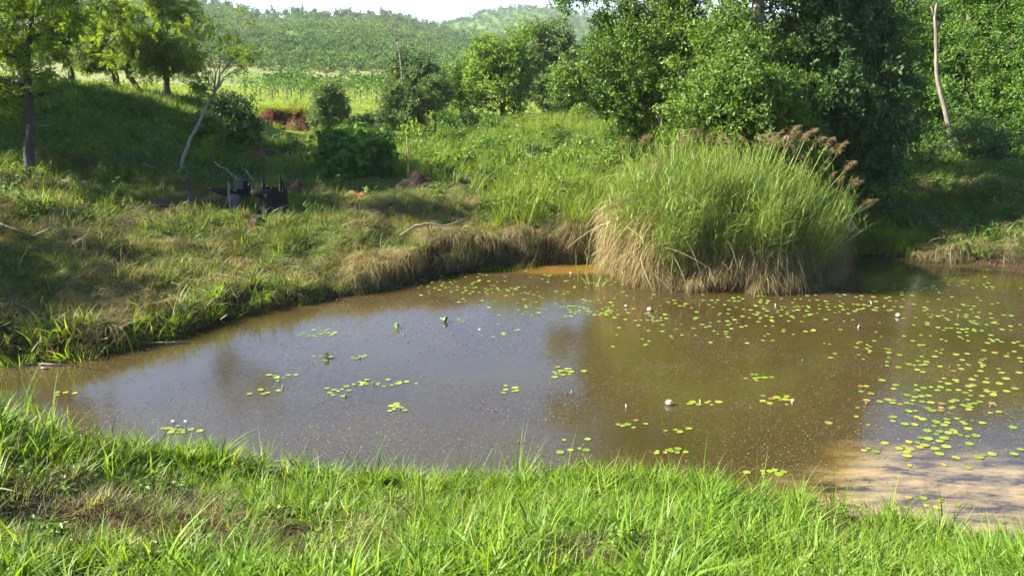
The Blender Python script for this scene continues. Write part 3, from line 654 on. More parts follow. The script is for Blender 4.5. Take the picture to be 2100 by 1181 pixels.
# dry grass hanging over the scarp
x = []; rotz = []
for k in range(len(POLY)-1):
    a, b = POLY[k], POLY[k+1]
    m = toimg(*((a+b)/2), 0)
    if a[1] < 9.5 or m[0] < 600 or m[0] > 2300 or 1240 < m[0] < 1738: continue
    L = np.linalg.norm(b-a); nn = np.array([(b-a)[1], -(b-a)[0]])/L
    mid_ = (a+b)/2+nn*.05
    if pond_sd(mid_[0:1], mid_[1:2])[0] > 0: nn = -nn
    q = int(L*(58 if m[0] < 1760 else 22))
    for _ in range(q):
        t = random.random(); d = random.uniform(.06, .42)
        p = a+(b-a)*t-nn*d; x.append(p); rotz.append(math.atan2(nn[1], nn[0])+random.gauss(0, .35))
x = np.array(x); rotz = np.array(rotz); z = np.maximum(gz(x[:, 0], x[:, 1]), .05)
P = np.column_stack([x, z+.05])
clump = fbm(x[:, 0]*1.6, x[:, 1]*1.6, 111)
k = clump > .47; P, rotz, clump = P[k], rotz[k], clump[k]; P[:, 2] += RNG.uniform(-.25, .06, len(P))*(P[:, 2] > .3)
stuff(scatter('hanging_grass', 'hang', P, np.stack([RNG.normal(0, .3, len(P)), RNG.normal(0, .4, len(P)), rotz+RNG.normal(0, .5, len(P))], -1), .35+1.2*(clump-.4)+.7*RNG.random(len(P))**2), 'grey dry grass hanging down the face of the earth bank')
P = rand_ground(1500, -10, 4, 10, 20, lambda x, y, z, px, py: midb(x, y, z, px, py)*np.clip((fbm(x*.7, y*.7, 201)-.40)*4, 0, 1)*np.where((px > 420) & (px < 1010), 1, .45))
stuff(scatter('cut_grass_heaps', 'mop', P, erot(len(P), .3), .35+.75*RNG.random(len(P))**1.5), 'lumpy heaps of cut tan grass over the mound and bank')
P = shoreband(9000, -6, 6, 13, 18.5, .10, .55, lambda x, y, z, px, py: (px > 600)*(px < 1240)*np.clip((fbm(x*1.3, y*1.3, 203)-.38)*3, 0, 1))[:120]
stuff(scatter('overhanging_grass', 'mop', P, erot(len(P), .35), .35+.6*RNG.random(len(P))), 'tussocks of tan grass hanging over the lip of the earth bank')
P = shoreband(6000, -6, 6, 13, 18.5, -.05, .14, lambda x, y, z, px, py: (px > 600)*(px < 1240)*(fbm(x*1.8, y*1.8, 231) > .56))[:150]
stuff(scatter('waterline_tufts', 'bright', P, erot(len(P), .25), .35+.45*RNG.random(len(P))), 'bright green tufts at the foot of the earth bank')
# left slope
slp = lambda x, y, z, px, py: (px > -200) & (px < 660) & (RNG.random(len(x)) > 1.5*soil_mask(x, y, z))
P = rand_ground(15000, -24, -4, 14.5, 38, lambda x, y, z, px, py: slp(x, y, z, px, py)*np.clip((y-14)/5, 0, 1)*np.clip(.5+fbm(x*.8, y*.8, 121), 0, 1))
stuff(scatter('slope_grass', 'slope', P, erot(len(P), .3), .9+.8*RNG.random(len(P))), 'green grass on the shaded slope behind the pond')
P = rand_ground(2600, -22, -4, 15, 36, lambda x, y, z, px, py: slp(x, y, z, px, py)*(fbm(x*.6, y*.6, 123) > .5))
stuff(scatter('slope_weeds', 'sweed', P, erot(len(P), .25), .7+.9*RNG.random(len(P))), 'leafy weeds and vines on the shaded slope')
# meadow
med = lambda x, y, z, px, py: (px > 560) & (px < 1780) & (RNG.random(len(x)) > 1.6*soil_mask(x, y, z))
openg = lambda x, y, px, py: (y < 22.5) & (px < 1010)
P = rand_ground(6500, -11, 12, 19, 42, lambda x, y, z, px, py: med(x, y, z, px, py)*np.where(openg(x, y, px, py), .05, .3+.7*fbm(x*.5, y*.5, 131)))
hgt = .5+.75*fbm(P[:, 0]*.35, P[:, 1]*.35, 133)
stuff(scatter('meadow_grass', 'meadow', P, erot(len(P), .12), hgt*(.8+.35*RNG.random(len(P)))), 'tall green meadow grass beyond the far bank')
P = rand_ground(4200, -11, 12, 18, 42, lambda x, y, z, px, py: med(x, y, z, px, py)*np.where(openg(x, y, px, py), .25, 1.)*(fbm(x*.45, y*.45, 137) > .44))
stuff(scatter('meadow_weeds', 'weed', P, erot(len(P), .2), (.55+.8*RNG.random(len(P)))), 'leafy green weeds among the meadow grass')
P = rand_ground(2400, -2, 5, 17.0, 23, lambda x, y, z, px, py: (px > 960)*(px < 1330)*np.clip((px-960)/260, 0, 1)*(py < 470)*(fbm(x*1.4, y*1.4, 221) > .42))
stuff(scatter('young_reeds', 'reedlow', P, erot(len(P), .2), .35+.75*RNG.random(len(P))), 'tall pale green reed grass beside the big reed clump')
# field
P = rand_ground(9000, -34, 20, 33, 88, lambda x, y, z, px, py: (field_mask(x, y, z) > .4)*(px > -100)*(px < 1300)*np.clip(1.4-(y-33)/60, .1, 1))
stuff(scatter('field_grass', 'field', P, erot(len(P), .2), .7+.7*RNG.random(len(P))), 'sunlit short grass of the field beyond the slope')
# right bank
rb = lambda x, y, z, px, py: (px > 1640) & (px < 2260)
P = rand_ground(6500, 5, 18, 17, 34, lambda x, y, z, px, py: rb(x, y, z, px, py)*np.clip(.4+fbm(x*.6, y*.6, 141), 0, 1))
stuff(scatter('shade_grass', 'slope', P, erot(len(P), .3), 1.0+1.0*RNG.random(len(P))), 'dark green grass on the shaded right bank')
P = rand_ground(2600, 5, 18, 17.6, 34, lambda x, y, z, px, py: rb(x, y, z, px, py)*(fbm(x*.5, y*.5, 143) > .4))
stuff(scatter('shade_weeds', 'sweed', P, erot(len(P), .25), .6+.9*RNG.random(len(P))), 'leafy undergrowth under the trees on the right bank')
P = rand_ground(620, 5.5, 14, 17.2, 23, lambda x, y, z, px, py: (px > 1880)*(px < 2260)*(fbm(x*.9, y*.9, 145) > .42))
stuff(scatter('withered_grass', 'mop', P[::2] if False else P, erot(len(P), .4), .4+.7*RNG.random(len(P))), 'withered grass mats on the right bank above the water')
P = shoreband(3500, 5, 12, 16.5, 20, .05, .8, lambda x, y, z, px, py: (px > 1700)*(px < 1900))
stuff(scatter('sedge', 'bright', P, erot(len(P), .1), .8+.5*RNG.random(len(P))), 'upright green sedge grass at the head of the shaded inlet')

# far woods on the hills
def hillpts(n, y0, y1, f):
    y = y0*(y1/y0)**RNG.random(n); u = RNG.uniform(-.66, .66, n); x = u*y; z = gz(x, y); px, py = toimg(x, y, z)
    k = RNG.random(n) < f(x, y, px, py); return np.stack([x[k], y[k], z[k]-.3], -1)
def hf(x, y, px, py):
    clear = sstep(150, 235, y)
    dens = np.clip((fbm(x/28, y/28, 151)-.28)*2.6, np.where(y > 560, .75, .55), 1)
    track = np.exp(-((px-(588+(py-60)*.55))/14)**2)*(py < 110)
    return clear*dens*(1-track*.9)*(py < 165)
P = hillpts(56000, 150, 900, hf)
stuff(scatter('hill_woodland', 'hilltree', P, erot(len(P), .06), (.32+.75*RNG.random(len(P))**2)*np.clip(.55+P[:, 1]/900, .6, 1.3)), 'scrubby green woodland covering the hills')
P = []
for k in range(300):
    px = RNG.uniform(380, 1260)
    if RNG.random() < .5 or px > 900: Yd = 875+RNG.normal(0, 5)
    else: Yd = 516+RNG.normal(0, 3)
    if px < 900: Yd = 516+RNG.normal(0, 3)
    x = (px-1050)/F*Yd; P.append((x, Yd, float(gz(np.array([x]), np.array([Yd]))[0])-.5))
P = np.array(P)
stuff(scatter('ridge_trees', 'ridgetree', P, erot(len(P), .03), .35+.5*RNG.random(len(P))), 'line of trees along the hill crest')
P = hillpts(900, 88, 150, lambda x, y, px, py: (px > 560)*(px < 1250)*(fbm(x/9, y/9, 161) > .42)*np.clip((y-80)/30, 0, 1))
stuff(scatter('distant_scrub', 'hilltree', P, erot(len(P), .06), .28+.32*RNG.random(len(P))), 'belt of dark scrub at the far edge of the field')

# ------------------------------------------------------------------ trees and shrubs
def sample_lobes(lobes, dens, sq=.85, hollow=.5):
    P = []; D = []
    for (c, r) in lobes:
        c = np.asarray(c, float); r = np.broadcast_to(r, (3,)).astype(float)
        n = int(dens*(r[0]*r[1]+r[0]*r[2]+r[1]*r[2])/3*4)
        d = rdir(n); rr = hollow+(1.08-hollow)*RNG.random(n)**.6
        bump = 1+.22*np.sin(d[:, 0]*5+c[0]*3)+.18*np.sin(d[:, 2]*6+c[1])+.15*np.sin(d[:, 1]*7+c[2]*2)
        p = c+d*(rr*bump)[:, None]*r
        g = fbm(p[:, 0]*1.1+p[:, 2]*.7, p[:, 1]*1.1+p[:, 2]*1.3, 171, 3)
        k = g > .39; P.append(p[k]); D.append(d[k])
    return np.concatenate(P), np.concatenate(D)
def crown_of(parent, key, lobes, dens, scl, loc, hollow=.5, keepout=None):
    P, D = sample_lobes(lobes, dens, hollow=hollow)
    k = P[:, 2] > loc[2]+.15; P = P[k]; D = D[k]; n = len(P)
    ax = np.arctan2(D[:, 0], -D[:, 1])
    el = np.arccos(np.clip(D[:, 2], -1, 1))*.7
    rot = np.stack([el+RNG.normal(0, .35, n), RNG.normal(0, .35, n), ax+RNG.normal(0, .4, n)], -1)
    o = scatter('crown', key, P, rot, scl*(.7+.6*RNG.random(n)), parent, loc)
    o['kind'] = 'stuff'; return o
def tree(name, label, cat, base, trunk, r0, lobes, key, dens, scl, bark=BARK, group=None, hollow=.5, twigs=4, rtip=.35, limbs=True):
    """base = ground point; trunk = list of points above it; lobes = [(centre, radii)]"""
    base = np.array(base, float); base[2] = float(gz(base[:1], base[1:2])[0])
    t = empty(name, base); tag(t, label, cat, group)
    pts = [base-[0, 0, .25]]+[np.asarray(p, float) for p in trunk]
    fine = [pts[0]]
    for a, b in zip(pts[:-1], pts[1:]): fine += list(wiggle(a, b, 5, .025)[1:])
    fine = np.array(fine); rad = np.linspace(1, rtip, len(fine))*r0; rad[0] *= 1.35
    g = Geo(); tube(g, fine, rad, 9, 0, True, .06)
    if limbs:
        for c, r in lobes:
            c = np.asarray(c, float); r = np.broadcast_to(r, (3,))
            dd = np.linalg.norm(fine-c, axis=1)+np.where(fine[:, 2] > c[2]-.1*r[2], 5, 0)+np.linspace(.6, 0, len(fine)); j = int(np.argmin(dd)); j = max(j, 2)
            L = wiggle(fine[j], c, 8, .07, .04); rl = min(rad[j]*.62, .05+.035*np.linalg.norm(c-fine[j]))
            tube(g, L, np.linspace(rl, rl*.3, 8), 6, 0, False)
            for k in range(twigs):
                e = c+rdir(1, .3)[0]*r*.85; s_ = L[RNG.integers(3, 8)]
                tube(g, wiggle(s_, e, 6, .08), np.linspace(rl*.38, rl*.08, 6), 4, 0, False)
    link('trunk', g.mesh('trunk', bark, True, base), t)
    crown_of(t, key, lobes, dens, scl, base, hollow)
    return t
def L_(px, py, Y, rpx, ry=None, rd=None):
    """a crown lobe whose centre lies on a sight line at depth Y; radii given in pixels at that depth"""
    k = Y/F*1.02; rx = rpx*k; rz = (ry or rpx)*k; return (at(px, py, Y), (rx, (rd or rx), rz))
def g0(px, py, Y): return at(px, py, Y)

# big tree on the right with visible forked trunk
Yt = 23.5
tree('broadleaf_tree', 'large leafy tree with forked dark trunk and sunlit branches reaching over the meadow', 'tree', g0(1400, 300, Yt), [at(1385, 240, Yt), at(1392, 190, Yt), at(1372, 120, Yt), at(1400, 0, Yt), at(1430, -250, Yt)], .20,
     [L_(1215, 120, 23, 42, 34), L_(1165, 175, 23, 30, 26), L_(1262, 165, 23, 55, 50), L_(1270, 60, 23.5, 55, 45), L_(1330, 110, 23, 75, 70), L_(1320, 210, 23, 62, 48), L_(1255, 205, 23, 45, 36), L_(1400, 160, 22.6, 72, 70), L_(1380, 50, 23, 85, 70),
      L_(1300, -10, 23.5, 60, 40), L_(1230, -25, 23.5, 50, 26), L_(1165, -12, 23.5, 34, 18), L_(1400, -90, 24, 120, 90), L_(1340, -230, 24, 120, 100), L_(1450, -350, 24.5, 130, 120), L_(1440, 235, 22.5, 60, 50), L_(1370, 300, 23, 45, 30), L_(1300, 265, 23.5, 30, 22)],
     'broad', 52, 1.0)
tree('broadleaf_tree', 'dense glossy leaved tree standing right behind the reed clump', 'tree', g0(1560, 330, 19.6), [at(1556, 200, 20.2), at(1553, 60, 20.2), at(1555, -120, 20.2), at(1560, -400, 20.6)], .20,
     [L_(1480, 190, 18.9, 80, 75), L_(1440, 265, 18.6, 62, 55), L_(1510, 290, 18.4, 80, 60), L_(1560, 210, 18.6, 85, 80), L_(1590, 300, 18.4, 85, 60), L_(1530, 110, 19.4, 70, 60), L_(1480, 70, 19.8, 55, 70), L_(1530, -180, 21.6, 130, 90), L_(1470, 330, 18.4, 50, 30)],
     'broad', 60, 1.0, GREYBARK)
tree('evergreen_tree', 'dark evergreen tree shading the inlet, with the shaded right side of the glossy tree in dark leaves', 'tree', g0(1765, 370, 22.0), [at(1758, 250, 22.0), at(1750, 80, 22.0), at(1740, -120, 22.0)], .2,
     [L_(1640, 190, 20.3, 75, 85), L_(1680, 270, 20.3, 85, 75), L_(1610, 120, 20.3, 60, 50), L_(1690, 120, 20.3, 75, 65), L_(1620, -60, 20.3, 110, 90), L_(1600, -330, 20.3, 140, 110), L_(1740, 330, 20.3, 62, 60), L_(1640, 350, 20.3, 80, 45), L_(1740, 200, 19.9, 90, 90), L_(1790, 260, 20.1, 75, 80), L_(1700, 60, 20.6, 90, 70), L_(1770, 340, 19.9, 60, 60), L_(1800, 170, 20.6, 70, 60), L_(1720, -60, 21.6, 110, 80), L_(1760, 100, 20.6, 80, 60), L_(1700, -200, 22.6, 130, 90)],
     'darkleaf', 70, .95)  # dark leaves also stand in for shade on the right side of the glossy tree
# woods at right
wl = [((1815, 320), 33, [(1800, 90, 33, 75, 60), (1850, 60, 34, 70, 45), (1830, 170, 33, 80, 60), (1790, 20, 34, 60, 45), (1870, 140, 33, 60, 70)], 'bushy tree with yellow green crown above the dark evergreen', 'wood'),
      ((1885, 330), 33, [(1880, 210, 32.5, 60, 60), (1900, 130, 33, 55, 60), (1860, 270, 32, 55, 45), (1905, 290, 32, 50, 40), (1930, 60, 34, 60, 45)], 'slender leafy tree just behind the bare pale trunk', 'wood'),
      ((1985, 330), 32, [(1975, 130, 32, 60, 60), (2010, 80, 32, 60, 50), (1960, 200, 31.5, 55, 55), (2010, 210, 31, 55, 60), (1990, 20, 34, 70, 50), (1990, 280, 31, 40, 30)], 'vine hung tree right of the bare pale trunk', 'wood'),
      ((2070, 320), 31, [(2060, 90, 31, 60, 55), (2090, 180, 30.5, 60, 60), (2040, 260, 30, 50, 50), (2100, 290, 30, 60, 50), (2120, 60, 31, 70, 60), (2050, -20, 32, 90, 50)], 'tall vine covered tree at the edge of the right wood', 'wood'),
      ((2190, 320), 30, [(2180, 100, 30, 90, 90), (2170, 240, 29.5, 80, 70), (2220, -40, 31, 130, 90), (2160, 320, 29, 60, 40)], 'rightmost leafy tree, cut by the picture edge', 'wood')]
for (bx, by), Yb, lb, lab, key in wl:
    top = min(l[1] for l in lb)
    tree('woodland_tree', lab, 'tree', g0(bx, by, Yb), [at(bx+8, (by+top)/2+40, Yb), at(bx, top+10, Yb)], .16, [L_(*l) for l in lb], key, 50, 1.05, BARK, 'trees of the wood right of the inlet')
for k, (bx, by, Yb, lb, lab) in enumerate([
    (1850, -30, 40, [(1850, -60, 40, 90, 40), (1950, -100, 40, 110, 80), (1780, -90, 40, 80, 60)], 'tall tree rising behind the right wood'),
    (2060, -30, 38, [(2060, -90, 38, 110, 90), (2150, -160, 38, 130, 100)], 'tallest tree behind the right wood')]):
    tree('woodland_tree', lab, 'tree', g0(bx, 250, Yb), [at(bx, 100, Yb), at(bx, by, Yb)], .2, [L_(*l) for l in lb], 'wood', 34, 1.5, BARK, 'trees of the wood right of the inlet', twigs=2)
for k, (lb, lab, key) in enumerate([
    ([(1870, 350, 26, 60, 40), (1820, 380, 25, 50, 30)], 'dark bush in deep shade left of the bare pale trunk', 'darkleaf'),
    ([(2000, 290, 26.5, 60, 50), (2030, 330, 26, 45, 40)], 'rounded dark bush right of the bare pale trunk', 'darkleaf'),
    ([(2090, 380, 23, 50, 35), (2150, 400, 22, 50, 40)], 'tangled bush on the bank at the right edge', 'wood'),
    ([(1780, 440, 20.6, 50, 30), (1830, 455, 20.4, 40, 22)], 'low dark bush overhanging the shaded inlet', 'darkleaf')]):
    c = at(lb[0][0], lb[0][1], lb[0][2])
    tree('bush', lab, 'bush', (c[0], c[1], 0), [c], .05, [L_(*l) for l in lb], key, 60, .8, BARK)

# centre trees
tree('light_tree', 'bright lime green tree standing alone in the middle distance', 'tree', g0(1030, 245, 42), [at(1030, 190, 42), at(1025, 120, 42)], .13,
     [L_(1000, 120, 42, 36, 34), L_(1040, 105, 42, 36, 32), L_(985, 165, 42, 30, 34), L_(1025, 160, 41.5, 42, 40), L_(1060, 150, 42, 28, 40), L_(1050, 200, 42, 26, 26), L_(990, 205, 42, 22, 22)], 'center', 34, 1.15, twigs=2)
tree('shade_tree', 'grey green tree right behind the lime green one', 'tree', g0(1125, 248, 46), [at(1120, 190, 46), at(1115, 110, 46)], .14,
     [L_(1095, 110, 46, 36, 38), L_(1130, 90, 46, 36, 34), L_(1110, 160, 46, 42, 42), L_(1150, 140, 46, 38, 48), L_(1080, 190, 46, 28, 30), L_(1140, 200, 46, 40, 32)], 'euc', 46, 1.9, GREYBARK, twigs=2)
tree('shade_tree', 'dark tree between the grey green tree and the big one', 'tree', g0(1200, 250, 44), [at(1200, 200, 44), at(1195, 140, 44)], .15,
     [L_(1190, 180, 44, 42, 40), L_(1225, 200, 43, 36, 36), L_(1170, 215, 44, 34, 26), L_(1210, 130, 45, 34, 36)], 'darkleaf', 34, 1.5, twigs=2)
tree('shade_tree', 'small rounded tree left of the lime green one', 'tree', g0(945, 240, 44), [at(945, 200, 44), at(945, 160, 44)], .09,
     [L_(935, 165, 44, 22, 26), L_(955, 150, 44, 22, 24), L_(945, 200, 44, 24, 24)], 'wood', 40, 1.2, twigs=2)
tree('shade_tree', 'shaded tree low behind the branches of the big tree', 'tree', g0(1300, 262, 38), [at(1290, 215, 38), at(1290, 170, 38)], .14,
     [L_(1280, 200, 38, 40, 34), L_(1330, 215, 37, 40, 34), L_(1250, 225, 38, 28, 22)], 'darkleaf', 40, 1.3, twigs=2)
for bx, lab in ((1262, 'pale fluted tree trunk under the big tree, left one'), (1350, 'pale slender tree trunk under the big tree, right one')):
    b = g0(bx, 255, 34); b[2] = float(gz(b[:1], b[1:2])[0])
    g = Geo(); tube(g, [b-[0, 0, .2], at(bx+2, 220, 34), at(bx-1, 190, 34), at(bx+2, 150, 34)], [.14, .11, .10, .08], 8, 0, True, .1)
    tag(link('tree_trunk', g.mesh('tree_trunk', PALEBARK, True, b), None, b), lab, 'tree trunk')
# gum shrubs
tree('gum_shrub', 'rounded grey green shrub standing in front of the red earth cut', 'shrub', g0(675, 268, 33), [at(675, 230, 33), at(673, 200, 33)], .06,
     [L_(672, 205, 33, 26, 26), L_(668, 235, 33, 30, 26), L_(680, 188, 33, 17, 18), L_(690, 230, 33, 18, 24)], 'euc', 120, 1.0, GREYBARK)
tree('gum_shrub', 'broad pale topped shrub below the dead branches', 'shrub', g0(830, 272, 34), [at(830, 230, 34), at(828, 180, 34)], .07,
     [L_(815, 200, 34, 32, 36), L_(835, 175, 34, 28, 28), L_(845, 215, 34, 32, 36), L_(810, 235, 34, 28, 24), L_(830, 245, 33.5, 30, 20)], 'euc', 115, 1.05, GREYBARK)
tree('gum_shrub', 'narrow upright shrub with reddish tip right of the broad one', 'shrub', g0(892, 272, 34.5), [at(892, 230, 34.5), at(886, 170, 34.5)], .06,
     [L_(885, 165, 34.5, 16, 26), L_(892, 195, 34.5, 24, 30), L_(905, 180, 34.5, 16, 24), L_(885, 235, 34, 24, 34)], 'euc', 115, 1.0, GREYBARK)
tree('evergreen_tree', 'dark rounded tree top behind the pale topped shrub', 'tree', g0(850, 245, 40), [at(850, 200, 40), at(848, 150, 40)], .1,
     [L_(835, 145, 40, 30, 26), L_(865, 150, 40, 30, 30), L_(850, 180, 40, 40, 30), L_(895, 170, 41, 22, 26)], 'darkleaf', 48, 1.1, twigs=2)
# dead tree
b = g0(832, 245, 38); b[2] = float(gz(b[:1], b[1:2])[0]); g = Geo()
tube(g, [b-[0, 0, .2], at(828, 200, 38), at(822, 130, 38), at(818, 95, 38), at(806, 48, 38)], [.06, .05, .04, .028, .010], 6, 0)
for pth in [[(822, 128), (815, 80), (798, 42)], [(820, 115), (827, 80), (812, 60)], [(818, 100), (800, 98), (790, 97)], [(815, 85), (800, 66), (785, 64)], [(824, 140), (800, 135), (776, 132)], [(828, 195), (790, 190), (762, 185)], [(806, 75), (803, 55), (810, 38)]]:
    tube(g, wiggle(at(*pth[0], 38), at(*pth[1], 38), 4, .05), np.linspace(.024, .015, 4), 5, 0); tube(g, wiggle(at(*pth[1], 38), at(*pth[2], 38), 4, .08), np.linspace(.015, .006, 4), 5, 0)
tag(link('dead_tree', g.mesh('dead_tree', PALEBARK, True, b), None, b), 'leafless dead tree with pale forked branches above the shrubs', 'dead tree')
# castor oil bush, shadow shrub
tree('castor_bush', 'wide dark green large leaved bush beside the gully', 'bush', g0(715, 375, 23.5), [at(715, 330, 23.5), at(715, 305, 23.5)], .05,
     [L_(700, 315, 23.5, 52, 34), L_(745, 315, 23.5, 50, 34), L_(670, 330, 23.5, 32, 28), L_(720, 340, 23, 60, 28), L_(775, 325, 23.5, 30, 26), L_(715, 290, 24, 40, 20)], 'castor', 75, .72)
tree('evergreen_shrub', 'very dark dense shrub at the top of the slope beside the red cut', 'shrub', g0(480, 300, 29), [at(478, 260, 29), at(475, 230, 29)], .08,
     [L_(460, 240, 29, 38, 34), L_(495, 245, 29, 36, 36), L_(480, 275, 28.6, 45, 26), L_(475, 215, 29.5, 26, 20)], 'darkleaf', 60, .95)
# leaning tree
b = g0(352, 372, 20.3); b[2] = float(gz(b[:1], b[1:2])[0])
tree('leaning_tree', 'thin grey tree leaning to the right over the slope, with sparse feathery leaves', 'tree', b, [at(385, 300, 20.6), at(415, 235, 21), at(440, 190, 21.3)], .046,
     [L_(430, 150, 21.4, 40, 30), L_(400, 110, 21.6, 42, 38), L_(455, 90, 21.6, 40, 40), L_(420, 55, 21.8, 38, 30), L_(490, 100, 21.4, 34, 38), L_(505, 60, 21.4, 28, 26), L_(470, 150, 21.2, 36, 26), L_(520, 120, 21.2, 20, 16), L_(415, 190, 21, 24, 16), L_(500, 30, 21.6, 16, 18), L_(395, 170, 21.4, 26, 20)],
     'feather', 17, .62, GREYBARK, twigs=5, rtip=.6, hollow=.2)
tree('sapling', 'small bright sapling in the sun beside the leaning trunk', 'sapling', g0(430, 335, 20.5), [at(432, 300, 20.5)], .02, [L_(435, 295, 20.5, 22, 16), L_(425, 310, 20.5, 14, 10)], 'feather', 50, .5, BARK, hollow=.1)
# dark foreground tree on the left
Yl = 18
tree('shade_tree', 'dark many branched tree at the left, low fork above the slope', 'tree', g0(62, 360, Yl), [at(60, 300, Yl), at(66, 265, Yl), at(58, 200, Yl), at(55, 110, Yl), at(62, 50, Yl), at(95, 5, Yl), at(110, -90, Yl)], .115,
     [L_(0, 220, Yl, 45, 28), L_(105, 190, Yl, 45, 22), L_(20, 190, Yl, 42, 24), L_(-60, 150, Yl, 80, 60), L_(30, 40, Yl, 60, 50), L_(110, 60, Yl, 55, 45), L_(0, 110, Yl-.5, 50, 36), L_(150, 0, Yl, 70, 45), L_(40, -60, Yl, 100, 60), L_(-90, 0, Yl, 90, 80),
      L_(90, 150, Yl, 36, 20), L_(120, -130, Yl, 80, 50)],
     'feather', 15, .9, DARKGREY, twigs=6, rtip=.3, hollow=.3)
# orchard trees on the crest
for (bx, by), Yb, ln_, lb, lab in [
    ((243, 184), 35, -12, [(225, 120, 35, 44, 30), (195, 90, 35, 44, 32), (250, 85, 35, 40, 32), (215, 50, 35.5, 46, 32), (180, 130, 35, 30, 20)], 'feathery tree with dark upright trunk on the grass crest, left of the leaning trunk'),
    ((296, 203), 33.5, -38, [(262, 120, 33.5, 40, 30), (300, 110, 33.5, 42, 34), (270, 70, 33.5, 46, 34), (305, 145, 33.5, 30, 18), (245, 20, 34, 46, 32)], 'tree whose trunk tilts left on the crest of the slope'),
    ((342, 192), 34.5, -2, [(330, 80, 34.5, 46, 36), (365, 100, 34.5, 42, 36), (345, 135, 34.5, 44, 20), (385, 130, 34.5, 32, 18), (340, 30, 35, 52, 34), (385, 50, 35, 40, 34), (320, -20, 35, 60, 30)], 'tallest feathery tree on the crest with straight brown trunk'),
    ((145, 172), 36, 0, [(140, 110, 36, 40, 30), (110, 80, 36, 42, 34), (160, 65, 36, 42, 32), (130, 30, 36.5, 50, 32)], 'leafy tree on the crest behind the shaded slope, second from the left edge'),
    ((40, 165), 36, 4, [(40, 110, 36, 42, 32), (10, 80, 36, 44, 34), (70, 60, 36, 40, 34), (30, 20, 36.5, 60, 34)], 'feathery tree on the crest at the left edge')]:
    tree('orchard_tree', lab, 'tree', g0(bx, by, Yb), [at(bx+ln_*.5, by-28, Yb), at(bx+ln_, by-60, Yb), at(bx+ln_*.6, by-110, Yb)], .15, [L_(*l) for l in lb], 'feather', 30, .9, BARK, 'feathery trees along the crest of the slope', hollow=.3, twigs=3)
# wood beyond the left edge, whose shade falls on the slope
for k, (x0, y0, s_) in enumerate([(-17.6, 20.9, .92), (-18.5, 12.0, .66), (-24.5, 24.0, 1.1), (-26, 28.6, 1.0), (-22.5, 20.2, .8)]):
    z0 = float(gz(np.array([x0]), np.array([y0]))[0])
    lobes = [((x0+dx*s_, y0+dy*s_, z0+dz*s_), (1.9*s_, 1.9*s_, 1.5*s_)) for dx, dy, dz in ((0, 0, 6.8), (1.9, .6, 5.6), (-1.8, .4, 5.8), (.3, 2, 5.4), (.2, -2, 5.5), (1.0, 1, 3.8), (-.9, -.9, 4.0), (0, .5, 8.0))]
    tree('shade_tree', ['second', 'nearest', 'fourth', 'farthest', 'third'][k]+' dense tree of the wood beyond the left side of the slope', 'tree', (x0, y0, z0), [(x0, y0, z0+2.5*s_), (x0+.2, y0, z0+6*s_)], .25*s_, lobes, 'feather', 17, 1.5, BARK, 'wood beyond the left side of the slope', twigs=2)
# mid bushes
mb = [(905, 262, 33, 34, 20, 'low round bush under the narrow shrub', 'wood'), (960, 262, 36, 20, 36, 'narrow dark conical bush in the meadow', 'darkleaf'), (1010, 275, 33, 34, 24, 'bushy small tree with pale stems in the meadow', 'wood'),
      (1195, 238, 40, 26, 13, 'bright flat topped bush before the dark trees', 'center'), (1148, 300, 29, 24, 22, 'dark rounded bush in the middle of the meadow', 'darkleaf'), (1055, 310, 29, 30, 16, 'low meadow bush left of the dark rounded one', 'wood'),
      (1215, 300, 28, 34, 24, 'leafy green bush right of the dark rounded one', 'broad'), (1265, 285, 28, 34, 26, 'taller leafy bush below the big tree', 'broad'), (1225, 345, 25, 44, 20, 'wide bush of fresh green leaves in the meadow', 'wood'),
      (1330, 300, 26, 34, 30, 'bush at the foot of the forked trunk', 'broad'), (750, 252, 37, 26, 12, 'low shaded hedge like bush left of the broad shrub', 'darkleaf'), (590, 318, 27, 34, 18, 'shaded low bush in the gully', 'darkleaf'), (620, 345, 25, 26, 16, 'dark leafy bush at the bottom of the gully', 'weedb'),
      (880, 335, 26, 40, 16, 'leafy thicket beside the pale pole', 'weedb'), (960, 345, 25, 46, 18, 'vine tangled thicket in the meadow centre', 'weedb'), (1060, 350, 24, 46, 18, 'sunny vine thicket in front of the meadow bushes', 'weedb'), (420, 262, 27, 34, 20, 'vine covered bush on the upper slope', 'weedb'), (1940, 405, 23, 60, 24, 'shaded thicket below the bare pale trunk', 'darkleaf')]
lib('weedb', [g_sprig(34, .30, .15, .085) for _ in range(5)], G['weed'])
mb += [(770, 300, 29, 40, 14, 'low weedy thicket right behind the castor bush', 'weedb'), (840, 300, 31, 36, 16, 'leafy thicket below the broad pale topped shrub', 'wood'), (925, 305, 30, 40, 16, 'thicket of fresh weeds left of the bushy tree with pale stems', 'center'),
       (1000, 325, 27, 34, 14, 'tangle of leafy weeds in the open meadow', 'weedb'), (1110, 335, 26, 36, 16, 'low leafy thicket in front of the dark rounded bush', 'center'), (1165, 365, 23.5, 42, 18, 'weedy mound left of the wide fresh green bush', 'weedb'), (1280, 340, 24, 36, 20, 'thicket touching the left side of the reed clump', 'center'),
       (900, 375, 22, 36, 12, 'low creeping thicket behind the open bank', 'weedb'), (985, 385, 21.5, 40, 14, 'creeping thicket nearer the long branch', 'weedb'), (1130, 400, 20.5, 40, 18, 'sunny leafy thicket at the edge of the young reeds', 'weedb')]
mb = [m if k_ < 18 else (m[0], m[1]-m[4]*.6, m[2], m[3]*1.1, m[4]*1.8, m[5], ('broad', 'wood', 'darkleaf', 'center')[k_ % 4]) for k_, m in enumerate(mb)]
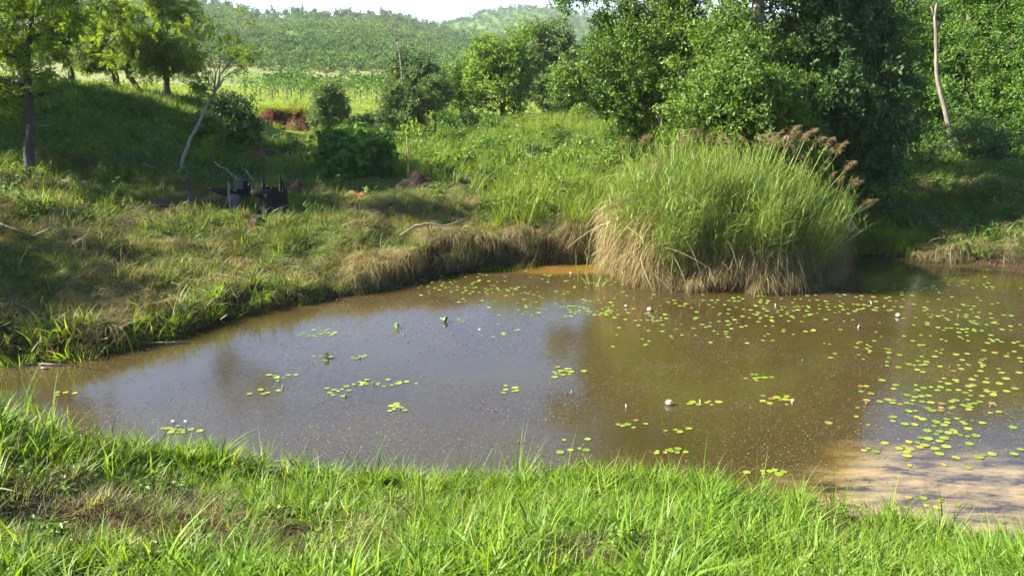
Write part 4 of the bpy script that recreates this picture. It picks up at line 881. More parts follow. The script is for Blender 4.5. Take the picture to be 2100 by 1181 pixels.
for px, py, Yb, rx, rz, lab, key in mb:
    lb = [(px, py, Yb, rx*.7, rz), (px-rx*.5, py+rz*.3, Yb, rx*.5, rz*.75), (px+rx*.5, py+rz*.25, Yb-.3, rx*.5, rz*.8), (px+rx*.1, py-rz*.5, Yb+.2, rx*.42, rz*.6)]
    c = at(px, py+rz, Yb)
    tree('bush', lab, 'bush', (c[0], c[1], 0), [at(px, py, Yb)], .035, [L_(*l) for l in lb], key, 75, .85, BARK, twigs=2)

# ------------------------------------------------------------------ bare trunks, poles, stumps, logs
def simple(name, label, cat, paths, mat, group=None, n=8, rough=.08, base=None):
    g = Geo()
    for pts, rad in paths: tube(g, pts, rad, n, 0, True, rough)
    b = np.array(paths[0][0][0] if base is None else base, float)
    return tag(link(name, g.mesh(name, mat, True, b), None, b), label, cat, group)
def onground(p, dz=0):
    p = np.array(p, float); p[2] = float(gz(p[:1], p[1:2])[0])+dz; return p
Ys = 28.5
b = onground(at(1952, 345, Ys))
simple('dead_tree', 'tall bare pale trunk, slightly crooked, standing before the right wood', 'dead tree',
       [([b-[0, 0, .2], at(1951, 300, Ys), at(1947, 265, Ys), at(1936, 215, Ys), at(1926, 180, Ys), at(1921, 150, Ys), at(1920, 100, Ys), at(1919, 60, Ys), at(1917, 30, Ys), at(1921, 8, Ys)], [.13, .10, .088, .08, .078, .066, .06, .056, .047, .026]),
        ([at(1919, 40, Ys), at(1912, 22, Ys), at(1909, 14, Ys)], [.035, .03, .01]), ([at(1921, 70, Ys), at(1927, 55, Ys), at(1928, 42, Ys)], [.03, .02, .008])], PALEBARK)
b = onground(at(1950, 350, Ys-.4))
simple('dead_tree', 'short broken grey stem leaning beside the foot of the tall bare trunk', 'dead tree', [([b-[0, 0, .2], at(1956, 300, Ys-.4), at(1964, 268, Ys-.4)], [.09, .08, .05])], GREYBARK)
b = onground(at(838, 372, 21.5))
simple('bare_pole', 'thin pale stick standing upright in the meadow behind the earth heap', 'pole', [([b-[0, 0, .2], at(837, 330, 21.5), at(834, 280, 21.5)], [.022, .018, .010])], DRYWOOD, n=6)

def jagged(g, c, r, h, n=22, rings=7, m=0, taper=.85, jag=.35, flare=1.4):
    """hollow-topped broken trunk: outer wall with a ragged rim, and an inner bowl"""
    a = np.linspace(0, 2*np.pi, n, endpoint=False); ra = 1+.13*np.sin(a*3+1)+.09*np.sin(a*7+2)+RNG.normal(0, .03, n)
    top = h*(1-jag*np.abs(np.sin(a*2.3+.7))-jag*.5*RNG.random(n))
    V = []
    for k in range(rings):
        t = k/(rings-1); rr = r*ra*(taper+(flare-taper)*(1-t)**3)
        V.append(np.stack([c[0]+np.cos(a)*rr, c[1]+np.sin(a)*rr, c[2]-.15+(top+.15)*t], -1))
    V.append(np.stack([c[0]+np.cos(a)*r*ra*taper*.7, c[1]+np.sin(a)*r*ra*taper*.7, c[2]+top*.93], -1))
    V.append(np.stack([c[0]+np.cos(a)*r*.45, c[1]+np.sin(a)*r*.45, c[2]+h*.45+0*a], -1))
    k = len(V); V = np.concatenate(V+[np.array([[c[0], c[1], c[2]+h*.4]])])
    i = np.arange(k-1)[:, None]*n; j = np.arange(n)[None]
    q = np.stack([i+j, i+(j+1) % n, i+n+(j+1) % n, i+n+j], -1).reshape(-1, 4)
    t = [[(k-1)*n+jj, (k-1)*n+(jj+1) % n, k*n] for jj in range(n)]
    g.add(V, q, t, m)
c = onground(at(561, 430, 17.8))
st = empty('burnt_stump', c); tag(st, 'large charred black tree stump with jagged top and side limb on the mound', 'stump')
g = Geo(); jagged(g, c, .30, .68, jag=.22)
for k in range(5):
    a = k*1.25; p0 = c+[math.cos(a)*.24, math.sin(a)*.24, .13]; tube(g, [p0, c+[math.cos(a)*.42, math.sin(a)*.42, -.02]], [.10, .03], 6, 0, True, .1)
link('trunk', g.mesh('trunk', CHAR, False, c), st)
g = Geo(); tube(g, [at(560, 400, 17.8), at(535, 398, 17.6), at(515, 394, 17.5)], [.12, .09, .05], 8, 0, True, .15); link('limb', g.mesh('limb', CHAR, True, c), st)
for dx, hh in ((-.17, .92), (.19, .88), (.24, .74)):
    g = Geo(); tube(g, [c+[dx, -.05, .35], c+[dx, -.03, hh*.8], c+[dx*1.02, -.03, hh]], [.06, .035, .008], 6, 0, True, .2); link('splinter', g.mesh('splinter', CHAR, False, c), st)
c = onground(at(500, 418, 18.6))
st = empty('burnt_stump', c); tag(st, 'hollow charred stump with grey inside and a leaning spike, left of the large black one', 'stump')
g = Geo(); jagged(g, c, .17, .55, jag=.25); link('trunk', g.mesh('trunk', CHAR, False, c), st)
g = Geo(); tube(g, [at(510, 415, 18.6), at(502, 380, 18.6), at(494, 355, 18.7)], [.10, .06, .015], 7, 0, True, .15); link('spike', g.mesh('spike', CHAR, False, c), st)
g = Geo(); tube(g, [c+[-.05, -.15, .32], c+[-.04, -.13, .54]], [.10, .08], 8, 0, True, .15); link('heartwood', g.mesh('heartwood', CUTWOOD, False, c), st)
a0, a1 = at(430, 386, 18.5), at(470, 396, 18.4)
simple('charred_log', 'charred limb propped against the hollow stump, pointing left', 'log', [([a0, (a0+a1)/2, a1, at(488, 404, 18.4)], [.04, .08, .085, .08])], CHAR, rough=.15)
c = onground(at(483, 428, 18.0))
g = Geo(); tube(g, [c-[0, 0, .1], c+[0, 0, .12], c+[.01, 0, .28]], [.14, .12, .115], 10, 0, True, .1)
tag(link('cut_stump', g.mesh('cut_stump', CUTWOOD, True, c), None, c), 'small pale sawn stump in front of the hollow charred stump', 'stump')
c = onground(at(462, 428, 18.2))
simple('broken_stake', 'thin leaning branch leg under the charred limb', 'branch', [([c, at(468, 410, 18.2), at(470, 385, 18.3), at(468, 374, 18.3)], [.03, .028, .03, .012])], DRYWOOD, n=6)
p0 = onground(at(398, 420, 18.3)); 
simple('grey_log', 'weathered grey log end sticking up beside the fallen beam', 'log', [([at(379, 392, 18.2), at(386, 402, 18.2), p0], [.055, .07, .05])], CUTWOOD, rough=.12)
p0, p1 = onground(at(280, 432, 17.3), .06), onground(at(437, 424, 18.3), .10)
simple('fallen_log', 'long dark fallen log lying across the foot of the slope', 'log', [(wiggle(p0, p1, 9, .02), np.linspace(.06, .09, 9))], CHAR, rough=.15)
p0, p1 = onground(at(296, 346, 20.6), .05), onground(at(352, 354, 20.4), .05)
simple('fallen_log', 'short dark log on the slope left of the leaning tree foot', 'log', [(wiggle(p0, p1, 6, .03), .06)], BARK, rough=.15)
p0, p1 = onground(at(438, 300, 22), .5), onground(at(488, 325, 21.4), .12)
simple('fallen_branch', 'grey broken branch slanting down the slope above the stumps', 'branch', [(wiggle(p0, p1, 6, .03), np.linspace(.03, .04, 6)), (wiggle(onground(at(500, 322, 21.4), .4), onground(at(525, 347, 21), .05), 5, .03), .02)], GREYBARK, n=6)
pts = [onground(at(820, 497, 16.5), .20), onground(at(850, 482, 16.9), .27), onground(at(880, 477, 17.2), .24), onground(at(910, 477, 17.2), .22), onground(at(940, 468, 17.5), .24), at(970, 440, 18.0)]
simple('fallen_branch', 'long curved bare branch lying along the top of the earth bank', 'branch', [(pts, [.012, .022, .022, .020, .016, .008]), ([pts[1]+[0, .05, .02], pts[2]+[0, .04, -.02], pts[3]+[0, .08, -.02], pts[4]+[0, -.03, -.05]], [.012, .02, .018, .008]), ([pts[4]+[0, .5, 0], onground(at(930, 446, 18.2), .08), onground(at(948, 437, 18.4), .1)], [.01, .014, .008])], DRYWOOD, n=6)
pts = [onground(at(-30, 470, 14.6), .12), onground(at(30, 488, 14.4), .10), onground(at(72, 503, 14.2), .06)]
simple('fallen_branch', 'bent grey branch lying on the left bank near the picture edge', 'branch', [(pts, [.02, .022, .02]), ([pts[2], onground(at(110, 502, 14.3), .08), onground(at(165, 506, 14.3), .05)], [.025, .03, .02])], GREYBARK, n=6)
pts = [onground(at(690, 440, 18.4), .05), onground(at(740, 430, 18.7), .12), onground(at(775, 442, 18.4), .05)]
simple('fallen_branch', 'arched twig on the grass between the black stump and the long branch', 'branch', [(wiggle(pts[0], pts[1], 5, .05), .012), (wiggle(pts[1], pts[2], 5, .05), .012)], DRYWOOD, n=5)
pts = [flat(300, 703, .02), flat(340, 702, .03), flat(385, 701, .02)]
simple('floating_stick', 'pale stick floating against the left shore', 'stick', [(pts, .014)], DRYWOOD, n=5)
pts = [flat(462, 664, -.02), flat(452, 655, .08), flat(466, 645, .28)]
simple('floating_stick', 'short forked stick poking out of the water by the left shore', 'stick', [(pts, .010)], DRYWOOD, n=5)
for k, (px0, py0, px1, py1, lab) in enumerate([(40, 748, 75, 745, 'pinkish white reed piece farthest left on the waterline'), (80, 746, 135, 748, 'longest bleached reed lying on the water at the left shore'), (85, 754, 97, 755, 'short white reed piece floating beside the long one')]):
    simple('bleached_reed', lab, 'reed', [([flat(px0, py0, .015), flat(px1, py1, .015)], [.016, .010])], PALEBARK, 'bleached reeds at the left shore', n=5)
pts = [flat(72, 742, -.05), flat(66, 720, .18), flat(88, 690, .5)]
simple('broken_reed', 'bent pinkish reed stalk standing at the left shore', 'reed', [(pts, [.014, .012, .006])], PALEBARK, n=5)
# heaps of earth
def heap(px, py, Y, rx, ry, h, mat, name, label):
    c = onground(at(px, py, Y)); n = 22; rr = 9; V = []
    for k in range(rr):
        t = k/(rr-1); a = np.linspace(0, 2*np.pi, n, endpoint=False); R = 1-t
        wob = 1+.25*fbm(np.cos(a)*2+px, np.sin(a)*2+t*2, 5)
        xx = c[0]+np.cos(a)*rx*R*wob; yy = c[1]+np.sin(a)*ry*R*wob
        V.append(np.stack([xx, yy, gz(xx, yy)-.06+(h+.06)*(1-R**1.6)*(.45+1.1*fbm(xx*7, yy*7, 8))], -1))
    V = np.concatenate(V); i = np.arange(rr-1)[:, None]*n; j = np.arange(n)[None]
    q = np.stack([i+j, i+(j+1) % n, i+n+(j+1) % n, i+n+j], -1).reshape(-1, 4); g = Geo(); g.add(V, q)
    return tag(link(name, g.mesh(name, mat, True, c), None, c), label, 'earth heap')
DARKSOIL = barkmat('dark_soil', (.014, .010, .008), (.05, .032, .022), 12, .95, 1)
heap(845, 385, 21, .55, .35, .26, DARKSOIL, 'earth_heap', 'low dark heap of earth at the foot of the thin pole')
heap(608, 388, 19.8, .38, .25, .27, DARKSOIL, 'earth_heap', 'dark root clod behind the large black stump')
heap(737, 402, 20.4, .35, .25, .12, SOIL, 'earth_heap', 'small mound of bare red soil on the meadow edge')
heap(525, 468, 16.9, .25, .18, .16, DARKSOIL, 'earth_heap', 'dark hollow clod in the dry grass below the black stump')
heap(1905, 538, 17.3, .35, .2, .16, DARKSOIL, 'earth_heap', 'muddy clod at the waterline of the right bank')
g = Geo(); n = 46; rr = 9; V = []
for k in range(rr):
    t = k/(rr-1); px = np.linspace(516, 655, n); e = 1-np.abs(np.linspace(-1, 1, n))**6*.75
    lo = 272+4*np.sin(px*.11); hi = lo-(50-(px-516)*.04)*e+3*fbm(px*.15, px*0, 5)
    Yc = 38.4+.35*t+.30*fbm(px*.06, px*0+t*1.5, 6)+.12*fbm(px*.4, px*0+t*6, 7)
    P_ = np.array([at(a, l+(h-l)*t+(6 if k == 0 else 0), Y_) for a, l, h, Y_ in zip(px, lo, hi, Yc)]); V.append(P_)
top = V[-1].copy(); top[:, 1] += 2.2; top[:, 2] += -.25; V.append(top); rr += 1
i = np.arange(rr-1)[:, None]*n; j = np.arange(n-1)[None]; q = np.stack([i+j, i+j+1, i+n+j+1, i+n+j], -1).reshape(-1, 4); g.add(np.concatenate(V), q)
lip = V[-2]
cb = lip[n//2]*[1, 1, 0]+[0, 0, V[0][n//2][2]]
tag(link('earth_cutting', g.mesh('earth_cutting', SHADEDRED, True, cb), None, cb), 'bare red earth cutting under the edge of the sunlit field', 'earth bank')
P = np.repeat(lip, 9, 0)+np.stack([RNG.normal(0, .1, n*9), RNG.uniform(.0, .9, n*9), RNG.uniform(-.05, .0, n*9)], -1)
stuff(scatter('lip_grass', 'field', P, erot(len(P), .25), .6+.6*RNG.random(len(P))), 'grass along the lip of the red earth cutting')
# pylon
pY = 512; pb_ = onground(at(853, 40, pY), -.5); g = Geo(); ph = 9.0
cor = [(1.1, 1.1), (-1.1, 1.1), (-1.1, -1.1), (1.1, -1.1)]
for (cx, cy) in cor: tube(g, [pb_+[cx, cy, 0], pb_+[cx*.15, cy*.15, ph]], [.09, .06], 4, 0)
for k in range(5):
    z0, z1 = ph*k/5, ph*(k+1)/5
    for q in range(4):
        a, b2 = cor[q], cor[(q+1) % 4]; f0, f1 = 1-.85*z0/ph, 1-.85*z1/ph
        tube(g, [pb_+[a[0]*f0, a[1]*f0, z0], pb_+[b2[0]*f1, b2[1]*f1, z1]], .05, 4, 0)
for zz in (6.2, 7.8): tube(g, [pb_+[-1.6, 0, zz], pb_+[1.6, 0, zz]], .07, 4, 0)
tag(link('pylon', g.mesh('pylon', GREYBARK, False, pb_), None, pb_), 'distant lattice pylon on the hill crest above the dead tree', 'pylon')

# ------------------------------------------------------------------ young orchard plants in the field
def sapl():
    g = Geo(); tube(g, [(0, 0, -.1), (0, 0, .75)], [.035, .03], 5, 0); return g
stake_me = sapl().mesh('stake', PALEBARK, False)
fol = []
for k in range(3):
    g = Geo(); n = 60; P = RNG.normal(0, 1, (n, 3))*[.17, .17, .24]+[.05, 0, .75]; leafs(g, P, rdir(n), rdir(n, 1), np.full(n, .16), np.full(n, .09)); fol.append(g.mesh('foliage', G['wood'], False))
ORD = ['first', 'second', 'third', 'fourth', 'fifth', 'sixth', 'seventh', 'eighth', 'ninth', 'tenth', 'eleventh', 'twelfth', 'thirteenth', 'fourteenth', 'fifteenth', 'sixteenth', 'seventeenth', 'eighteenth', 'nineteenth', 'twentieth', 'twenty-first', 'twenty-second', 'twenty-third', 'twenty-fourth', 'twenty-fifth', 'twenty-sixth', 'twenty-seventh', 'twenty-eighth', 'twenty-ninth', 'thirtieth']
k = 0
for row, Yr in enumerate((52, 60, 70, 84)):
    q_ = 0
    for px in np.arange(500, 800, (30, 25, 21, 17)[row]):
        px_ = px+RNG.normal(0, 3)
        if 640 < px_ < 710 and row < 1: continue
        c = onground(at(px_, 200, Yr+RNG.normal(0, .4)))
        t = empty('young_tree', c, RNG.random()*6); s_ = .75+.5*RNG.random(); t.scale = (s_, s_, s_)
        tag(t, 'staked young tree, '+ORD[min(q_, 29)]+' from the left in the '+('nearest', 'second', 'third', 'farthest')[row]+' orchard row', 'young tree', 'young trees of the '+('nearest', 'second', 'third', 'farthest')[row]+' orchard row')
        q_ += 1; link('stake', stake_me, t); link('foliage', fol[k % 3], t); k += 1

# ------------------------------------------------------------------ the reed clump
rc = onground(flat(1480, 560, .4)); rc = np.array([flat(1480, 575, 0)[0], flat(1480, 560, 0)[1]+.2, .2])
clump = empty('reed_clump', rc); tag(clump, 'huge clump of tall reeds with feathery plumes and a dry straw skirt at the water', 'reeds')
def g_reed(n, h):
    g = Geo()
    for s in range(n):
        a = RNG.random()*6.28; b = np.array([math.cos(a)*.06, math.sin(a)*.06, 0]); hh = h*(.7+.35*RNG.random())
        tip = b+[RNG.normal(0, .10)*hh, RNG.normal(0, .10)*hh, hh]
        p = wiggle(b, tip, 6, .02); tube(g, p, np.linspace(.006, .0025, 6), 3, RNG.random()*.4+.5, False)
        m = 15; t = np.linspace(.15, .97, m)+RNG.normal(0, .02, m); bb = np.array([[np.interp(x, np.linspace(0, 1, 6), p[:, i]) for i in range(3)] for x in t])
        blades(g, bb, RNG.random(m)*6.28, (.24+.18*RNG.random(m)), .4+.5*RNG.random(m), np.full(m, .0125), 4, np.clip(.9-t*.75+RNG.normal(0, .12, m), 0, 1), .3)
    return g
lib('reed', [g_reed(4, 1.88) for _ in range(6)], G['reed'])
def reed_xy(n):
    x = RNG.uniform(-2.1, 2.25, n); y = RNG.uniform(-.95, 1.3, n); k = (x/2.15)**2+((y-.15)/1.1)**2 < 1
    return x[k]+rc[0], y[k]+rc[1]
x = RNG.uniform(-2.6, 2.7, 4200)+rc[0]; y = RNG.uniform(-2.2, 1.6, 4200)+rc[1]; sdr = pond_sd(x, y)
k = (sdr > .18) & (y > 13) & (((x-rc[0])/2.0)**2+((y-rc[1]+.35)/1.45)**2 < 1); x, y = x[k][:1150], y[k][:1150]; z = gz(x, y); u = (x-rc[0])/2.1
print('reeds', len(x))
nc = 60; ci = RNG.choice(len(x), nc, replace=False); cx, cy = x[ci], y[ci]
own = np.argmin((x[:, None]-cx)**2+(y[:, None]-cy)**2, 1)
pull = .45*RNG.random(len(x)); x = x+(cx[own]-x)*pull; y = y+(cy[own]-y)*pull; z = np.maximum(gz(x, y), 0); u = (x-rc[0])/2.1
ch, ctx, cty = RNG.uniform(.74, 1.06, nc), RNG.normal(0, .10, nc), RNG.normal(0, .08, nc)
topz = (1.0-.12*np.clip(-u-.4, 0, 1)-.45*np.clip(u-.45, 0, 1))*ch[own]
wild = (RNG.random(len(x)) < .10)*RNG.normal(.04, .30, len(x))
rot = np.stack([-(y-rc[1]+.3)*.14+cty[own]+RNG.normal(0, .06, len(x)), u*.13+np.clip(u-.45, 0, 1)*.45+ctx[own]+wild+RNG.normal(0, .06, len(x)), RNG.random(len(x))*.8], -1)
scatter('stalks', 'reed', np.stack([x, y, z], -1), rot, np.column_stack([1+0*x, 1+0*x, topz*(.66+.46*RNG.random(len(x))+(RNG.random(len(x)) < .08)*.18)]), clump, rc)['kind'] = 'stuff'
# dry skirt
px_s = []; 
for k in range(len(POLY)-1):
    a, b = POLY[k], POLY[k+1]; m = toimg(*((a+b)/2), 0)
    if a[1] < 9.5 or not (1225 < m[0] < 1742) or (m[0] > 1735): continue
    Ln = np.linalg.norm(b-a); nn = np.array([-(b-a)[1], (b-a)[0]])/Ln
    mid_ = (a+b)/2+nn*.05
    if pond_sd(mid_[0:1], mid_[1:2])[0] < 0: nn = -nn
    for _ in range(int(Ln*230)):
        t = random.random(); d = random.uniform(-.06, .55)**1.0 if True else 0
        p = a+(b-a)*t+nn*d; px_s.append((p[0], p[1], math.atan2(-nn[1], -nn[0]), d, m[0]))
px_s = np.array(px_s); n = len(px_s); print('skirt', n)
x, y, rotz, dd, mm = px_s.T
tall = np.interp(mm, [1240, 1300, 1360, 1450, 1600, 1740], [1.0, .95, .70, .50, .45, .45])
hz = .10+dd*.9+(tall-.1)*RNG.random(n)**1.2*np.clip(.35+dd*1.6, 0, 1)
k = fbm(x*3.4, y*3.4+hz*2.2, 181, 3) > .45
P = np.stack([x, y, np.maximum(gz(x, y), 0)*.4+hz], -1)[k]
scatter('straw_skirt', 'hanglong', P, np.stack([RNG.normal(0, .3, n), RNG.normal(0, .35, n)-.1, rotz+RNG.normal(0, .6, n)], -1)[k], (np.clip(.35+hz*.9, .4, 1.2)*(.7+.5*RNG.random(n)))[k], clump, rc)['kind'] = 'stuff'
# plumes
def g_plume():
    g = Geo(); p = np.array([(0, 0, 0), (.02, 0, .12), (.07, 0, .22), (.15, 0, .27), (.22, 0, .25)])
    tube(g, p, [.004, .0035, .003, .002, .001], 3, 0, False)
    n = 150; t = RNG.random(n)**.8; b = np.array([[np.interp(q, np.linspace(0, 1, 5), p[:, i]) for i in range(3)] for q in t])
    env = np.sin(np.clip(t*1.05+.08, 0, 1)*np.pi)**.7
    d = RNG.normal(0, 1, (n, 3))*[1, .7, .6]; d[:, 2] -= .9; d[:, 0] += .35; d /= np.linalg.norm(d, axis=1)[:, None]
    leafs(g, b, d, rdir(n), (.05+.07*RNG.random(n))*(.4+env), np.full(n, .0055)); return g
plumes = [g_plume().mesh('plume', G['plume']) for _ in range(5)]
pl = [(1310, 300, .4), (1275, 303, .5), (1395, 288, .3), (1440, 285, .2), (1450, 298, .2), (1468, 300, .0), (1480, 303, .1), (1500, 315, -.1), (1395, 300, .5), (1375, 310, .6), (1350, 318, .2), (1535, 305, .1), (1548, 300, 0), (1560, 300, .3), (1572, 305, .2), (1583, 300, .1), (1592, 292, 0), (1600, 300, .3),
      (1618, 285, 0), (1622, 292, .1), (1640, 300, .2), (1650, 290, .3), (1665, 305, .4), (1690, 308, .5), (1700, 325, .5), (1715, 322, .4), (1655, 345, .1), (1645, 370, 0), (1730, 355, .5), (1750, 385, .7), (1740, 390, .6), (1765, 425, .7), (1775, 430, .8), (1755, 440, .7), (1782, 425, .9), (1700, 375, .3), (1720, 385, .5), (1490, 345, .1),
      (1425, 350, 0), (1350, 355, -.2), (1330, 350, -.2), (1540, 335, 0), (1607, 315, .1), (1630, 320, .2)]
stk = Geo()
for k, (px, py, ln_) in enumerate(pl):
    Yp = rc[1]-.3+RNG.uniform(-.45, .45)
    tip = at(px, py-4, Yp); tip[2] -= .02
    bx = rc[0]+(tip[0]-rc[0])*.55; b = onground((bx, Yp+RNG.normal(0, .1), 0))
    mid_ = (b+tip)/2+np.array([-(tip[0]-b[0])*.12, 0, .12])
    tt = np.linspace(0, 1, 8)[:, None]; path = b*(1-tt)**2+2*mid_*tt*(1-tt)+tip*tt**2
    tube(stk, path, np.linspace(.007, .004, 8), 4, .8, False)
    o = link('plume', plumes[k % 5], clump); o.location = Vector(tip-rc); sz = .62+.42*RNG.random()
    o.rotation_euler = (RNG.normal(0, .15), .25*ln_+RNG.normal(0, .12), RNG.normal(0, .5)+(0 if ln_ > .25 else RNG.choice([0, 2.6]))); o.scale = (sz, sz, sz)
link('plume_stems', stk.mesh('plume_stems', G['reed'], False, rc), clump)['kind'] = 'stuff'
simple('fallen_reed', 'long pale broken reed sticking out of the right side of the reed clump', 'reed', [([at(1630, 506, 15.6), at(1670, 500, 15.5), at(1708, 486, 15.4)], [.008, .008, .004])], DRYWOOD, n=5)
# reeds standing in the water left of the clump
c = flat(1215, 588, 0)
g = Geo()
for px, hh in ((1186, .62), (1202, .60), (1218, .45), (1230, .38)):
    b = flat(px, 590-abs(px-1210)*.3, -.05); p = wiggle(b, b+[RNG.normal(0, .03), 0, hh], 6, .02); tube(g, p, np.linspace(.006, .002, 6), 4, .4, False)
    m = 5; t = np.linspace(.35, .95, m); bb = p[0]+(p[-1]-p[0])*t[:, None]; blades(g, bb, RNG.random(m)*6.28, np.full(m, .14), np.full(m, .5), np.full(m, .012), 3, None, .3)
m = 14; a = RNG.random(m)*6.28; bb = np.stack([c[0]+np.cos(a)*.2, c[1]+np.sin(a)*.1, 0*a+.01], -1); blades(g, bb, a, .35+.2*RNG.random(m), 1.0+.5*RNG.random(m), np.full(m, .011), 6, None, .4)
tag(link('water_reeds', g.mesh('water_reeds', G['reed'], False, c), None, c), 'few thin reeds and bent blades standing in the water left of the reed clump', 'reeds')

# ------------------------------------------------------------------ grass tussocks one can tell apart
tus = [(445, 640, 'near'), ]
def tussock(name, label, px, py, z, n, h, w, key, rad=.1, bend=.4, lean=.15, cat='grass tuft', group=None):
    c = flat(px, py, z); c[2] = max(float(gz(c[:1], c[1:2])[0]), -.03)
    g = Geo(); a = RNG.random(n)*6.28; r = np.sqrt(RNG.random(n))*rad
    base = np.stack([c[0]+np.cos(a)*r, c[1]+np.sin(a)*r, c[2]-.02+0*a], -1)
    blades(g, base, a+RNG.normal(0, .6, n), h*(.55+.45*RNG.random(n)), bend*(.3+RNG.random(n)), w*(.7+.5*RNG.random(n)), 6, None, lean)
    return tag(link(name, g.mesh(name, G[key], False, c), None, c), label, cat, group)
for px, py, z, n, h, w, lab in [
    (430, 905, .25, 9, .62, .017, 'tall blades rising above the near bank, left of the wide spray'), (535, 915, .25, 10, .60, .018, 'wide spray of tall blades leaning right on the near bank'), (815, 945, .15, 5, .55, .014, 'narrow upright tuft on the near bank'),
    (965, 960, .12, 5, .50, .013, 'thin dark upright tuft left of the double tuft'), (1063, 965, .1, 16, .62, .014, 'dense upright tuft with the tallest blades on the near bank'), (1163, 975, .1, 12, .52, .014, 'short dense tuft with two dark blades'),
    (1235, 975, .1, 5, .55, .010, 'single pale seeding stalks at the water edge'), (1440, 1000, .1, 9, .58, .013, 'slanting tuft of long thin blades beside the lily pads'), (1555, 1000, .15, 12, .48, .014, 'tuft with brown base near the right lily pads'),
    (1710, 1060, .15, 14, .42, .012, 'fan shaped fine tuft before the sandy shallows'), (1820, 1080, .2, 9, .55, .020, 'broad bladed tuft with one arching leaf over the shallows'), (1935, 1095, .2, 10, .50, .018, 'arching broad tuft before the pale water, at the right'),
    (25, 850, 1.0, 14, .62, .024, 'coarse broad bladed tuft at the left edge of the near bank'), (100, 890, .9, 16, .55, .024, 'coarse tuft beside the leftmost one on the near bank'), (2080, 1110, .2, 12, .45, .012, 'dry fine tuft at the right corner of the near bank')]:
    tussock('grass_tuft', lab, px, py+20, z, n, h*1.25, w, 'lush', .09, .3, .12)
for px, py, z, n, h, w, lab in [
    (590, 610, 0, 60, .55, .016, 'bright green tall tuft at the waterline of the left shore'), (640, 622, -.03, 26, .35, .012, 'pale reedy tuft standing in the water by the left shore'), (540, 618, .1, 50, .42, .016, 'bright tuft just left of the tall waterline one'),
    (920, 558, 0, 26, .35, .014, 'small isolated green tuft below the earth bank'), (1040, 553, .0, 50, .22, .016, 'low bright green cushion of grass below the earth bank'), (1090, 540, .02, 26, .22, .016, 'small green tuft right of the low cushion'),
    (80, 470, 1.0, 40, .42, .026, 'sunlit yellow green tuft on the left bank'), (32, 460, 1.1, 26, .30, .024, 'smaller sunlit tuft at the left picture edge'), (190, 480, .95, 18, .28, .02, 'small sunlit tuft in the shade of the slope foot'), (665, 470, .8, 26, .28, .02, 'bright tuft on the mound right of the stump shadow'),
    (735, 458, .8, 26, .30, .02, 'bright green tuft behind the earth bank, left of the long branch'), (745, 492, .7, 14, .22, .018, 'small tuft in dry grass left of the long branch'), (860, 430, .85, 60, .40, .02, 'broad tuft of upright blades beyond the long branch'), (930, 425, .85, 50, .36, .02, 'bright tuft behind the right end of the long branch'),
    (1000, 435, .85, 50, .34, .02, 'tuft of pale green blades right of the long branch'), (1075, 490, .6, 40, .45, .012, 'rounded dry and green tussock on the edge of the bank'), (30, 700, .3, 70, .42, .018, 'lush green tussock on the lower left shore'), (165, 690, .3, 50, .36, .016, 'green tussock among litter on the left shore'),
    (360, 640, .3, 60, .36, .016, 'green tussock at the bend of the left shore'), (430, 640, .15, 50, .36, .015, 'darker green tussock beside the bend of the left shore'), (1650, 575, .05, 30, .30, .010, 'small yellow green bush of reeds at the foot of the clump'), (1800, 505, .05, 60, .42, .018, 'green sedge tuft at the head of the inlet'),
    (1985, 425, .8, 24, .40, .05, 'glowing yellow green leafy plant on the right bank'), (1955, 440, .8, 10, .9, .03, 'tall cane like stalk with spiky leaves below the bare pale trunk'), (1890, 430, .8, 10, .8, .028, 'slim cane like stalk left of the taller one'), (2095, 390, 1.1, 50, .45, .014, 'sunlit straw coloured tussock at the right edge')]:
    tussock('grass_tuft', lab, px, py, z, n, h, w, 'straw' if 'straw coloured' in lab else ('mixed' if 'dry' in lab and 'rounded' in lab else 'bright'), .14 if n < 40 else .22, .5, .2)

# ------------------------------------------------------------------ lily pads, buds, flowers, debris
PADM, nt, nd, ln, out = newmat('lily_pad')
oi = nd.new('ShaderNodeObjectInfo'); r = ramp(nd, [(0, (.10, .16, .014)), (.4, (.17, .23, .02)), (.75, (.24, .25, .028)), (.9, (.22, .17, .035)), (1, (.16, .09, .03))]); ln.new(oi.outputs['Random'], r.inputs[0])
pb = nd.new('ShaderNodeBsdfPrincipled'); pb.inputs['Roughness'].default_value = .35; ln.new(r.outputs[0], pb.inputs['Base Color']); ln.new(pb.outputs[0], out.inputs[0])
def pad_geo(curl=0.0):
    g = Geo(); n = 15; a = np.linspace(.13, 2*np.pi-.13, n); rr = 1+RNG.normal(0, .03, n)+.05*np.sin(a*2+RNG.random()*6)
    up = .02+.05*RNG.random(n)*(RNG.random(n) < .3); up = up+curl*np.clip(np.cos(a-RNG.random()*6.28), 0, 1)**3
    V = np.concatenate([[[.06, 0, .02]], np.stack([np.cos(a)*rr*.6, np.sin(a)*rr*.6, .02+0*a], -1), np.stack([np.cos(a)*rr, np.sin(a)*rr, up], -1), np.stack([np.cos(a)*rr, np.sin(a)*rr, up-.05], -1)])
    t = [[0, 1+i, 2+i] for i in range(n-1)]; q = [[1+i, 1+n+i, 2+n+i, 2+i] for i in range(n-1)]+[[1+n+i, 1+2*n+i, 2+2*n+i, 2+n+i] for i in range(n-1)]
    g.add(V, q, t); return g
padm = [pad_geo(c).mesh('lily_pad', PADM, False) for c in (0, 0, .05, 0, .12, .3)]
pads = []
